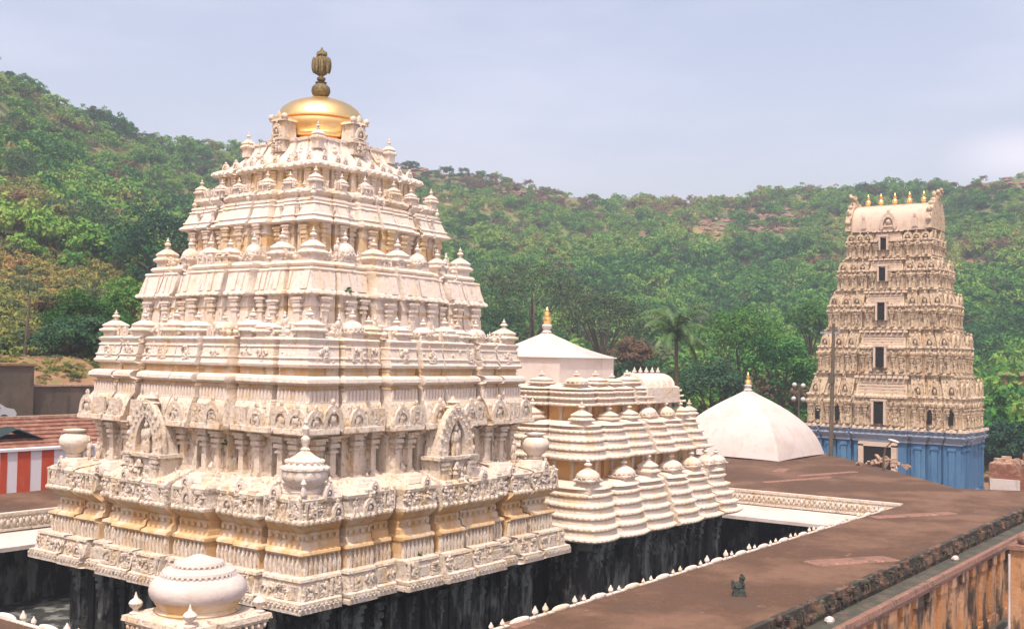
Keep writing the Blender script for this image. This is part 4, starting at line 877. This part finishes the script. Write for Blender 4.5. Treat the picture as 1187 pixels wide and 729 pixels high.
hillm = mat('hill_ground', [(.13, .16, .05), ((.28, .21, .08), .02, 1, .46, .6, .8), ((.05, .08, .03), .06, 1, .5, .62, .7), ((.25, .13, .09), .035, 1, .56, .66, .75), ((.33, .24, .19), .3, 1, .6, .7, .5)], bump=1, bscale=.8)
me = bpy.data.meshes.new('hills'); me.from_pydata(V.tolist(), [], F[:, ::-1].tolist()); me.materials.append(hillm); me.polygons.foreach_set('use_smooth', [True]*len(me.polygons))
hills = bpy.data.objects.new('hills', me); col.objects.link(hills); tag(hills, kind='structure')
# flat ground: one sheet out to the horizon (a few mm steps avoided: hills start above it)
b = MB(); b.stamp(box_t(-900, 900, -900, 900, .2, 1.2)); g = b.build('ground', earth); tag(g, kind='structure')
b = MB(); b.stamp(box_t(-20, 100, -30, 11.75, 1.2, 1.5)); g = b.build('road', road_m); tag(g, kind='structure')
b = MB(); b.stamp(box_t(14, 64, 17, 49, 1.2, 1.45)); g = b.build('court_floor', granite); tag(g, kind='structure')

# ================================================================== VEGETATION
def cloud(seed, R, H, ncl, nl, ls, flat=.9, hollow=.55):
    """leaf clumps through an uneven crown; returns verts, quads, tone per face"""
    q = np.random.RandomState(seed); V = []; T = []
    lob = q.normal(size=(5, 3)); lob /= np.linalg.norm(lob, axis=1)[:, None]; la = q.uniform(-.1, .32, 5)
    for c in range(ncl):
        d = q.normal(size=3); d /= np.linalg.norm(d); d[2] = abs(d[2])*1.0-.35*q.rand() if q.rand() < .75 else d[2]
        rr = q.uniform(hollow, .92)*(1+float((la*np.clip(lob@d, 0, 1)**3).sum())); cc = d*rr*np.array([R, R, H]); cr = q.uniform(.2, .38)*R
        n = nl; dd = q.normal(size=(n, 3)); dd /= np.linalg.norm(dd, axis=1)[:, None]; dd[:, 2] = np.where(dd[:, 2] < -.3, -dd[:, 2], dd[:, 2])
        p = cc+dd*cr*np.array([1, 1, .75])*q.uniform(.65, 1.08, (n, 1))
        nn = dd*.8+q.normal(size=(n, 3))*.45+np.array([0, 0, .35]); nn /= np.linalg.norm(nn, axis=1)[:, None]
        a = np.cross(nn, q.normal(size=(n, 3))); a /= np.linalg.norm(a, axis=1)[:, None]; bb = np.cross(nn, a)
        s_ = ls*q.uniform(.6, 1.3, (n, 1)); k = np.stack([p-a*s_, p-bb*s_*.6, p+a*s_, p+bb*s_*.6], 1)
        V.append(k.reshape(-1, 3)); T.append(np.repeat(np.clip(q.normal(.5, .28), 0, 1)+q.normal(0, .08, n), 1))
    V = np.concatenate(V); T = np.concatenate(T); return V, T
def leaf_mesh(name, V, T, m):
    n = len(V)//4; me = bpy.data.meshes.new(name); me.vertices.add(len(V)); me.vertices.foreach_set('co', V.astype('f').ravel())
    me.loops.add(4*n); me.loops.foreach_set('vertex_index', np.arange(4*n, dtype='i')); me.polygons.add(n); me.polygons.foreach_set('loop_start', np.arange(0, 4*n, 4, dtype='i'))
    me.update(calc_edges=True); a = me.attributes.new('tone', 'FLOAT', 'FACE'); a.data.foreach_set('value', T.astype('f')); me.materials.append(m); return me
def scatter(name, protos, pts, rot, scl, idx, label=None, cat=None):
    pc = bpy.data.collections.new(name+'_kinds')
    for i, pm in enumerate(protos):
        o = bpy.data.objects.new('%s_kind_%02d' % (name, i), pm); pc.objects.link(o)
    me = bpy.data.meshes.new(name); me.from_pydata(pts.tolist(), [], [])
    for nm, ty, arr in (('rot', 'FLOAT_VECTOR', rot), ('scl', 'FLOAT_VECTOR', scl)):
        a = me.attributes.new(nm, ty, 'POINT'); a.data.foreach_set('vector', np.asarray(arr, 'f').ravel())
    a = me.attributes.new('idx', 'INT', 'POINT'); a.data.foreach_set('value', np.asarray(idx, 'i'))
    o = bpy.data.objects.new(name, me); col.objects.link(o)
    ng = bpy.data.node_groups.new(name+'_scatter', 'GeometryNodeTree'); ng.interface.new_socket('Geometry', in_out='INPUT', socket_type='NodeSocketGeometry'); ng.interface.new_socket('Geometry', in_out='OUTPUT', socket_type='NodeSocketGeometry')
    N = ng.nodes; L = ng.links; gi = N.new('NodeGroupInput'); go = N.new('NodeGroupOutput'); ci = N.new('GeometryNodeCollectionInfo'); ci.inputs[0].default_value = pc; ci.inputs[1].default_value = True; ci.inputs[2].default_value = True
    ip = N.new('GeometryNodeInstanceOnPoints'); ip.inputs['Pick Instance'].default_value = True
    def at(nm, ty): q = N.new('GeometryNodeInputNamedAttribute'); q.data_type = ty; q.inputs[0].default_value = nm; return q.outputs[0]
    L.new(gi.outputs[0], ip.inputs['Points']); L.new(ci.outputs[0], ip.inputs['Instance']); L.new(at('idx', 'INT'), ip.inputs['Instance Index'])
    L.new(at('rot', 'FLOAT_VECTOR'), ip.inputs['Rotation']); L.new(at('scl', 'FLOAT_VECTOR'), ip.inputs['Scale']); L.new(ip.outputs[0], go.inputs[0])
    md = o.modifiers.new('scatter', 'NODES'); md.node_group = ng
    tag(o, label, cat, kind='stuff'); return o
# the wooded hillside
protos = [leaf_mesh('crown_kind', *cloud(100+i, 1.0, [.85, .75, .95, .8, .7, .9, 1.0][i], 26, 34, .085), foliage) for i in range(7)]
protos += [leaf_mesh('crown_kind', *cloud(150, 1.0, .8, 24, 32, .085), foliage_o), leaf_mesh('crown_kind', *cloud(151, 1.0, .75, 22, 30, .085), foliage_r), leaf_mesh('crown_kind', *cloud(152, 1.0, .8, 26, 34, .085), foliage_b)]
N0 = 9000; az = nr.uniform(3, 72, N0); rr = np.sqrt(nr.uniform(95**2, 440**2, N0)); Dr = np.interp(az, [0, 20, 45, 55, 62], [400, 420, 400, 330, 280])
x = rr*np.cos(np.radians(az)); y = rr*np.sin(np.radians(az)); t = (rr/Dr)
keep = (rr < Dr+12)
keep &= ~((az > 54.3) & (rr < 150+6*vnoise(x, y, .05)*3)); keep &= ~((az <= 54.3) & (rr < 128))
nz = vnoise(x+300, y-100, .03)
rock = (np.abs(az-24.6) < 2.4) & (t > .84) & (t < .955)
rock |= (az < 14.2) & (t > .93) | ((az > 32.5) & (az < 43) & (t > .965) & (nr.rand(N0) < .5)) | ((az > 51) & (az < 58) & (t > .62) & (t < .85) & (nz > .25))
keep &= ~(rock & (nr.rand(N0) < .72)) & ~((nz > .75) & (nr.rand(N0) < .7))
x, y, rr, t, az = x[keep], y[keep], rr[keep], t[keep], az[keep]; n = len(x)
sz = nr.uniform(1.9, 4.4, n)*np.where(t > .8, .68, 1)*np.where((rr < 190) & (az < 54), 1.3, 1)
z = terrain(x, y)+sz*.55
pick = nr.choice([0, 1, 2, 3, 4, 5, 6, 7, 8, 9], n, p=[.125]*7+[.07, .025, .03]); pick = np.where((nr.rand(n) < .5) & (rr < 230) & (az > 28) & (az < 40), 7, pick)
crest = ((az > 32) & (az < 43.5) & (t > .93)) | ((az < 14.5) & (t > .94)); pick = np.where(crest & (nr.rand(n) < .6), np.where(nr.rand(n) < .6, 8, 7), pick); sz = np.where(crest, sz*.75, sz)
scatter('hillside_forest', protos, np.stack([x, y, z], 1), np.stack([nr.uniform(-.15, .15, n), nr.uniform(-.15, .15, n), nr.uniform(0, 6.28, n)], 1), np.stack([sz*nr.uniform(.85, 1.2, n), sz*nr.uniform(.85, 1.2, n), sz*nr.uniform(.85, 1.35, n)], 1), pick, 'dense green wood covering the hillside behind the temple', 'forest')
# dry scrub on the near left slope and between the trees
sp = [leaf_mesh('bush_kind', *cloud(200+i, 1.0, .6, 14, 24, .10), scrub_m) for i in range(3)]+[leaf_mesh('bush_kind', *cloud(205, 1.0, .7, 14, 24, .10), foliage_o)]
N1 = 5200; az = np.concatenate([nr.uniform(52, 66, 2600), nr.uniform(4, 66, N1-2600)]); rr = np.concatenate([np.sqrt(nr.uniform(91**2, 175**2, 2600)), np.sqrt(nr.uniform(130**2, 420**2, N1-2600))])
x = rr*np.cos(np.radians(az)); y = rr*np.sin(np.radians(az)); n = len(x); sz = nr.uniform(.5, 1.7, n)
scatter('hillside_scrub', sp, np.stack([x, y, terrain(x, y)+sz*.3], 1), np.stack([np.zeros(n), np.zeros(n), nr.uniform(0, 6.28, n)], 1), np.stack([sz, sz, sz*nr.uniform(.7, 1.2, n)], 1), nr.choice([0, 1, 2, 3], n, p=[.3, .25, .2, .25]), 'dry yellowish scrub and grass on the slope', 'scrub')
# reddish boulders where the wood is thin
bp = []
for i in range(3):
    b = MB(); V_, F_ = lathe_t([(.5, 0), (.95, .15), (1, .5), (.75, .85), (.3, 1.0)], 9); q = np.random.RandomState(i); V_ = V_*(1+q.uniform(-.22, .22, (len(V_), 1))); b.add(V_, F_); o = b.build('boulder_kind', rubble_m); bp.append(o.data); bpy.data.objects.remove(o)
rocks_m = mat('hill_rock', [(.24, .13, .10), ((.34, .23, .19), .6, 1, .5, .66, .7), ((.16, .10, .08), .9, 1, .5, .7, .7)], bump=1, bscale=2)
for m_ in bp: m_.materials.clear(); m_.materials.append(rocks_m)
N2 = 420; az = np.concatenate([nr.uniform(22.3, 26.8, 170), nr.uniform(9, 14.2, 100), nr.uniform(32.5, 43, 150)]); Dr = np.interp(az, [0, 20, 45, 55, 62], [400, 420, 400, 330, 280])
t = np.concatenate([nr.uniform(.86, .94, 170), nr.uniform(.93, 1.0, 100), nr.uniform(.96, 1.0, 150)]); rr = t*Dr; x = rr*np.cos(np.radians(az)); y = rr*np.sin(np.radians(az)); sz = nr.uniform(.4, 1.5, N2)
scatter('hillside_boulders', bp, np.stack([x, y, terrain(x, y)-.4], 1), np.stack([nr.uniform(-.3, .3, N2), nr.uniform(-.3, .3, N2), nr.uniform(0, 6.28, N2)], 1), np.stack([sz*1.4, sz, sz*.8], 1), nr.choice([0, 1, 2], N2), 'reddish boulders scattered below the ridge', 'rocks')

# trees one can tell apart
def tree(px, py, dist, R, H, m, label, seed, trunk=True, ls=None, group=None, ncl=60, name='broadleaf_tree'):
    c = ray(px, py)*dist+Vector((0, 0, 13)); zb = float(terrain(c.x, c.y)); zb = min(zb, c.z-H*.8)
    r = empty(name, (c.x, c.y, zb), label, 'tree', group)
    V, T = cloud(seed, R, H, ncl, 110, ls or .24); o = bpy.data.objects.new('crown', leaf_mesh('crown', V, T, m)); col.objects.link(o); o.parent = r; o.location = (0, 0, c.z-zb)
    b = MB(); hh = c.z-zb; q = random.Random(seed); b.stamp(tube_t([(0, 0, -.3), (.1*R*.3, 0, hh*.5), (0, .05*R, hh*.9)], [.06*R+.08, .05*R+.05, .03*R+.03], 8))
    for k in range(6):
        a = k*1.05+q.random(); e = (math.cos(a)*R*.6, math.sin(a)*R*.6, hh+H*q.uniform(-.1, .5)); b.stamp(tube_t([(0, 0, hh*.55), (e[0]*.4, e[1]*.4, hh*.8), e], [.03*R+.04, .02*R+.03, .02], 6))
    b.build('trunk', bark, r)
TR = [(858, 400, 138, 5.2, 5.6, foliage_b, 'bright green bushy tree behind the tent roof', 1), (905, 428, 132, 4.2, 4.4, foliage, 'mid green tree beside the lamp with four globes', 2),
 (826, 452, 126, 4.4, 3.6, foliage_d, 'dark low tree between the stepped hall and the tent roof', 3), (735, 414, 140, 2.4, 2.4, foliage_r, 'russet leafed tree peeping out right of the lantern roof', 4),
 (618, 345, 165, 8.0, 6.0, foliage_o, 'broad olive crown right of the main tower above the lantern', 5), (700, 375, 158, 7.2, 5.2, foliage_o, 'olive tree behind the lantern, left of the palm', 6),
 (574, 385, 150, 4.8, 5.0, foliage_d, 'dark tree against the right edge of the main tower', 7), (940, 372, 170, 3.4, 2.4, foliage_b, 'yellow green tree just left of the gateway tower', 8),
 (1152, 500, 140, 3.6, 3.6, foliage, 'green tree right of the gateway tower base', 9), (1172, 520, 125, 3.2, 3.2, foliage_d, 'dark green tree low at the right edge', 10),
 (105, 376, 92, 3.3, 2.6, foliage_b, 'rounded bright green bushy tree left of the main tower', 11), (82, 398, 88, 2.9, 1.9, foliage_d, 'dark shrubby tree above the guard rail at the left', 12), (128, 396, 87, 2.2, 1.8, foliage_d, 'dark shrub against the left corner shrine of the main tower', 13),
 (150, 352, 104, 2.6, 2.2, foliage_b, 'lime green bush half hidden by the main tower', 14), (185, 290, 140, 6.5, 6.0, foliage_d, 'large dark tree touching the left slope of the main tower', 15),
 (35, 250, 178, 6.5, 5.0, foliage, 'large round tree on the left slope near the photo edge', 16), (95, 262, 172, 5.2, 4.2, foliage_d, 'dark dense tree on the left slope between two lighter ones', 17),
 (765, 468, 112, 3.6, 3.0, foliage_b, 'leafy green tree under the palm behind the stepped hall', 18), (60, 357, 98, 1.3, 1.0, foliage_r, 'small red leafed bush on the dry left slope', 19), (20, 205, 215, 6.0, 4.6, foliage_d, 'dark tree high on the left slope under the ridge', 20)]
for a in TR: tree(*a[:7], a[7]+30, ls=.12 if a[2] < 110 else .18)
def palm(px, py, dist, label, seed=3):
    c = ray(px, py)*dist+Vector((0, 0, 13)); zb = 1.4; r = empty('palm_tree', (c.x, c.y, zb), label, 'palm tree'); h = c.z-zb; q = random.Random(seed)
    b = MB(); b.stamp(tube_t([(.5, 0, -.2), (.3, 0, h*.4), (0, 0, h)], [.3, .22, .17], 8)); b.build('trunk', bark, r)
    for i in range(22):
        a = i*2.4+q.uniform(-.2, .2); up = q.uniform(-.35, 1.15) if i > 3 else 1.3; L = q.uniform(4.2, 5.4); pts = []; V = []; F = []
        n = 16
        for k in range(n+1):
            t = k/n; e = up-t*t*1.9; 
            if k == 0: p = Vector((0, 0, h))
            else: p = pts[-1]+Vector((math.cos(a)*math.cos(e), math.sin(a)*math.cos(e), math.sin(e)))*L/n
            pts.append(p)
        b = MB(); b.stamp(tube_t(pts, [.06*(1-k/n)+.012 for k in range(n+1)], 4)); sd_ = Vector((-math.sin(a), math.cos(a), 0))
        for k in range(1, n*2):
            t = k/(2*n); p = pts[int(t*n)].lerp(pts[min(n, int(t*n)+1)], t*n-int(t*n)); ln = 1.0*math.sin(PI*min(1, t*.92+.1))**.6; f = (pts[min(n, int(t*n)+1)]-pts[int(t*n)]).normalized()
            for s_ in (-1, 1):
                tip = p+(sd_*s_*.8+f*.55+Vector((0, 0, -.55-.3*q.random()))).normalized()*ln; w_ = f*.075
                o = len(V); V += [tuple(p-w_), tuple(p+w_), tuple(tip)]; F.append((o, o+1, o+2))
        b.add(V, F); b.build('frond', palm_m, r)
    b = MB()
    for k in range(8): b.stamp(blob_t(.17, .17, .2, n=7, m=5), None, (.32*math.cos(k*.8), .32*math.sin(k*.8), h-.35-.1*(k % 2)))
    b.build('coconuts', foliage_o, r)
palm(784, 388, 108, 'coconut palm with drooping fronds behind the stepped hall')

# ================================================================== LEFT BACKGROUND
def striped_wall():
    Y = 55.0; r = empty('striped_wall', (26, Y, RZ), 'temple wall painted in upright red and white stripes at the left', 'wall')
    r.location = (0, 0, 0)
    b = MB(); b.stamp(box_t(20, 46, Y+.02, Y+.5, RZ-.5, 7.62)); b.stamp(box_t(20, 46, Y-.1, Y+.55, 7.62, 7.74)); b.build('wall_face', white_p, r)
    edges = [(-14, -2), (8-8, 8), (20, 35), (48, 62)]
    for a, c in edges:
        if a >= c: continue
        x0, x1 = at_y(a, 548, Y).x, at_y(c, 548, Y).x
        bb = MB(); bb.stamp(box_t(x0, x1, Y-.004, Y+.019, RZ-.02, 7.6)); bb.build('red_stripe', red_p, r)
striped_wall()
def brick_roof():
    r = empty('brick_roof', (30, 59, 1.5), 'low building with a worn red brick roof behind the striped wall', 'building'); r.location = (0, 0, 0)
    b = MB(); poly_prism(b, [(20, 55.6), (50, 55.6), (50, 62), (20, 62)], 1.5, 7.7); b.build('wall', brick, r)
    b = MB(); V = [(20, 55.55, 7.75), (50, 55.55, 7.75), (50, 61.6, 8.85), (20, 61.6, 8.85), (20, 62, 8.7), (50, 62, 8.7)]; b.add(V, [(0, 1, 2, 3), (3, 2, 5, 4), (0, 3, 4), (1, 5, 2), (0, 4, 5, 1)])
    q = random.Random(4)
    for j in range(7): b.stamp(box_t(20, 50, -.06, .06, -.05, .05), None, (0, 56.2+j*.85, 7.78+.182*(.65+j*.85)))
    b.build('roof', brick, r)
    b = MB(); b.stamp(box_t(20, 50, 61.5, 61.95, 8.8, 9.0)); b.build('parapet', rubble_m, r)
brick_roof()
def tarp():
    p = at_y(10, 512, 57.5); b = MB(); n = 10; V = []; F = []
    for i in range(n+1):
        for j in range(n+1):
            x = -1.6+3.2*i/n; y = -.8+1.6*j/n; V.append((x, y, .75*max(0, 1-abs(x-.2*math.sin(j))/1.5)*(1-.3*abs(y))+.05))
    for i in range(n):
        for j in range(n): a = i*(n+1)+j; F.append((a, a+n+1, a+n+2, a+1))
    b.add(V, F); o = b.build('tarpaulin', mat('dark_green_tarp', [(.02, .04, .04)], bump=.2)); o.location = (p.x, p.y, 8.0); md = o.modifiers.new('t', 'SOLIDIFY'); md.thickness = .02
    tag(o, 'dark green tarpaulin heaped on the brick roof above the striped wall', 'tarpaulin')
tarp()
def retaining():
    Y = 66.0
    x0, x1 = at_y(-30, 430, Y).x, at_y(40, 424, Y).x; zt = at_y(20, 424, Y).z
    r = empty('concrete_wall', (0, 0, 0), 'plain weathered concrete retaining wall behind the white car at the left edge', 'wall')
    b = MB(); b.stamp(box_t(x0-8, x1, Y, Y+14, 1.2, zt)); b.build('wall_block', conc, r)
    b = MB(); b.stamp(box_t(x0-8, x1+.1, Y-.1, Y+14, zt+.002, zt+.14)); b.build('wall_cap', earth, r)
    r = empty('stepped_retaining_wall', (0, 0, 0), 'darker retaining wall with crumbling earth on top, next to the main tower', 'wall')
    zm = at_y(75, 448, Y).z; x2 = at_y(190, 448, Y).x
    b = MB(); b.stamp(box_t(x1+.05, x2, Y+.4, Y+3, 1.2, zm)); b.build('wall_block', conc, r); b = MB(); b.stamp(box_t(x1+.05, x2, Y+.3, Y+.9, zm+.002, zm+.12)); b.build('wall_cap', rubble_m, r)
    # earth bank above it
    b = MB(); n = 40; V = []; F = []; q = np.random.RandomState(2)
    for i in range(n+1):
        for j in range(9):
            x = x1-.2+(x2-x1+.2)*i/n; t = j/8*2.2; zt_ = at_y(75, 418, Y+5).z+.2*math.sin(x*1.7); V.append((x, Y+.8+t*5, zm+.05+(zt_-zm)*min(1, t)**.8+q.uniform(-.12, .12)))
    for i in range(n):
        for j in range(8): a = i*9+j; F.append((a, a+9, a+10, a+1))
    b.add(V, F); o = b.build('earth_bank', earth); tag(o, kind='structure')
    bp_ = []
    pts = []; 
    for i in range(140):
        x = x1+(x2-x1)*q.rand(); t = q.rand()**.6; pts.append((x, Y+.8+t*5.6, zm+.1+(at_y(75, 418, Y+5).z-zm)*t**.8))
    n = len(pts); sz = q.uniform(.25, .6, n)
    scatter('bank_weeds', sp, np.array(pts), np.zeros((n, 3)), np.stack([sz, sz, sz*.8], 1), q.randint(0, 4, n), 'weeds and dry grass on the earth bank', 'weeds')
    # guard rail along the hill road
    rr_ = empty('guard_rail', (0, 0, 0), 'pale metal guard rail along the hill road at the left', 'guard rail'); Yr = 78
    a0, a1 = at_y(10, 414, Yr), at_y(180, 413, Yr); b = MB(); b.stamp(box_t(a0.x-6, a1.x, Yr-.04, Yr+.04, a0.z-.16, a0.z+.14)); b.build('rail', rail_m, rr_)
    po = None; x = a0.x-5
    while x < a1.x:
        if po is None: b = MB(); b.stamp(box_t(-.06, .06, -.05, .05, -1.1, .1)); po = b.build('post', rail_m, rr_, (x, Yr+.1, a0.z))
        else: dup(po, rr_, (x, Yr+.1, a0.z))
        x += 2.2
    return zt
retaining()
def left_pole():
    a = at_y(27, 422, 76); t = at_y(34.5, 343, 76); r = empty('leaning_pole', tuple(a), 'thin dark leaning pole on the dry slope at the far left', 'pole'); r.location = (a.x, a.y, a.z-1.5)
    b = MB(); b.stamp(tube_t([(0, 0, 0), (t.x-a.x, 0, t.z-a.z+1.5)], [.13, .09], 8)); b.build('shaft', metal_g, r)
    b = MB(); b.stamp(box_t(-.16, .16, -.1, .1, -.3, .3)); b.build('junction_box', metal_g, r, ((t.x-a.x)*.4+.1, -.05, (t.z-a.z)*.45+1.5))
left_pole()
def car():
    Y = 64.2; c = at_y(6, 480, Y); c2 = at_y(18, 480, Y); r = empty('parked_car', (c2.x-2.5, Y, 0), 'white parked car cut off by the left edge, below the concrete wall', 'car'); z0 = at_y(10, 486, Y).z; r.location.z = z0-.3
    b = MB(); pr = [(-2.05, .45), (-2.1, .75), (-1.95, .95), (-1.3, 1.02), (-.75, 1.45), (.75, 1.5), (1.45, 1.05), (1.95, .95), (2.1, .7), (2.05, .4)]; n = len(pr); V = []
    for yy, k in ((-.82, 1), (.82, 1)):
        V += [(x, yy*(.86 if z > 1.2 else 1), z) for x, z in pr]
    F = [(i, i+1, n+i+1, n+i) for i in range(n-1)]+[(n-1, 0, n, 2*n-1), tuple(range(n-1, -1, -1)), tuple(range(n, 2*n))]
    b.add(V, [f[::-1] for f in F[:n]]+F[n:]); o = b.build('body', carw, r, angle=30)
    for x0, x1, t0, t1 in ((-1.05, -.08, .22, 0), (.04, 1.1, 0, .3)):
        b = MB(); b.add([(x0, -.84, 1.02), (x1, -.84, 1.02), (x1-t1, -.73, 1.38), (x0+t0+.15, -.73, 1.38)], [(0, 1, 2, 3)]); b.build('side_window', black, r)
    w0 = None
    for x in (-1.3, 1.3):
        for yy in (-.78, .78):
            if w0 is None:
                T = lathe_t([(.2, -.1), (.32, -.1), (.33, .1), (.2, .1)], 18); M = np.array(Matrix.Rotation(PI/2, 3, 'X')); b = MB(); b.stamp((T[0] @ M.T, T[1])); w0 = b.build('wheel', rubber, r, (x, yy, .33)); T = lathe_t([(.18, -.12), (.19, .12)], 14); b = MB(); b.stamp((T[0] @ M.T, T[1])); b.build('rim', rail_m, w0)
            else: dup(w0, r, (x, yy, .33))
    b = MB(); b.stamp(box_t(c2.x-14, c2.x+14, Y-1.5, 65.95, z0-.9, z0-.32)); g = b.build('parking_terrace', earth); tag(g, kind='structure')
car()

# ================================================================== RIGHT BACKGROUND
def far_building():
    X = 150; a = at_x(1160, 470, X); c = at_x(1163, 424, X)
    r = empty('brick_building', (X, a.y-9, 1.5), 'weathered red brick building among trees at the right edge', 'building'); h = c.z-1.5
    b = MB(); b.stamp(box_t(0, 8, 0, 9, 0, h-1.2)); b.build('wall', brick, r); b = MB(); b.stamp(box_t(-.3, 8.3, -.3, 9.3, h-1.2, h-.8)); b.stamp(box_t(1, 8, 0, 6.5, h-.8, h+.4)); b.build('roof', rubble_m, r)
    w0 = None
    for y in (2, 5, 7.3):
        if w0 is None: b = MB(); b.stamp(box_t(-.05, .1, -.45, .45, 0, 1.4)); w0 = b.build('window', black, r, (-.0, y, h-3.6)); b = MB(); b.stamp(box_t(-.12, .1, -.6, .6, -.12, -.003)); b.build('sill', rubble_m, w0)
        else: dup(w0, r, (-.0, y, h-3.6))
far_building()
def roof_hut():
    p = at_z(1165, 566, RZ); r = empty('brick_hut', (76.5, 14.2, 1.5), 'small broken brick hut with a pale plinth at the end of the terrace', 'hut'); q = random.Random(9)
    y1 = at_x(1146, 560, 77).y; y0 = y1-3.6; zt = at_x(1160, 538, 77).z
    r.location = (77, y1, 1.5); b = MB(); b.stamp(box_t(0, 3, -3.8, 0, 0, zt-1.5)); b.stamp(box_t(.2, 2.8, -3.7, -2.0, zt-1.5, zt-.7)); b.build('wall', brick, r)
    b = MB(); b.stamp(box_t(-.15, .0-.003, -1.9, -.1, 0, at_x(1160, 555, 77).z-1.5)); b.build('plinth', fresh, r)
    b = MB()
    b.stamp(box_t(0.05, 2.95, -3.75, -.05, zt-1.7, zt-1.42))
    for i in range(40): s_ = q.uniform(.12, .3); b.stamp(box_t(-s_, s_, -s_, s_, -s_*.5, s_*.5), np.array(Matrix.Rotation(q.random()*3, 3, 'Z')), (q.uniform(0, 3), q.uniform(-3.8, 0), zt-1.45+q.uniform(-.05, .25)))
    b.build('broken_top', rubble_m, r)
roof_hut()
def gate_pier():
    p = at_y(1182, 700, 10.6); r = empty('gate_pier', (p.x, 10.6, 1.5), 'ochre gate pier with a white pipe at the lower right corner', 'pier'); zt = at_y(1182, 628, 10.6).z-1.5
    b = MB(); b.stamp(box_t(-.2, .9, -.6, .3, 0, zt-.3)); b.build('shaft', owall, r); b = MB(); b.stamp(box_t(-.35, 1.05, -.7, .4, zt-.3, zt-.12)); b.stamp(blob_t(.3, .3, .3), None, (.3, -.1, zt+.1)); b.build('cap', capm, r)
    b = MB(); b.stamp(tube_t([(-.25, .35, 0), (-.25, .35, zt-.5)], [.05, .05])); b.build('pipe', fresh, r)
gate_pier()

# ================================================================== HAZE
b = MB(); b.stamp(box_t(-950, 950, -950, 950, -1, 150)); hz = b.build('haze', plaster); hz.data.materials.clear()
hm = bpy.data.materials.new('haze_air'); hm.use_nodes = True; t_ = hm.node_tree; t_.nodes.clear(); ou = t_.nodes.new('ShaderNodeOutputMaterial'); pv = t_.nodes.new('ShaderNodeVolumePrincipled')
pv.inputs['Color'].default_value = (.80, .88, 1.0, 1); pv.inputs['Density'].default_value = .0009; pv.inputs['Anisotropy'].default_value = .3; t_.links.new(pv.outputs[0], ou.inputs['Volume']); hz.data.materials.append(hm)
tag(hz, kind='stuff')

# weeds rooted in the tower's joints
def joint_weed(px, py, w_, R_, label, seed):
    d = ray(px, py); t = (CY-w_)/d.y if px > 360 else (CX-w_)/d.x; p = Vector((0, 0, 13))+d*(t*.997)
    V, T = cloud(seed, R_, R_*1.3, 9, 16, .05); o = bpy.data.objects.new('joint_weed', leaf_mesh('joint_weed', V, T, foliage_b)); col.objects.link(o); o.location = p
    tag(o, label, 'weed')
joint_weed(404, 338, 4.84, .17, 'small green weed rooted in the right face below the ribbed slab', 81)
joint_weed(258, 515, 5.95, .2, 'small weed between the pilasters on the left face of the tower', 82)
joint_weed(484, 642, 7.0, .2, 'dark green weed above the eave slab on the right face', 83)
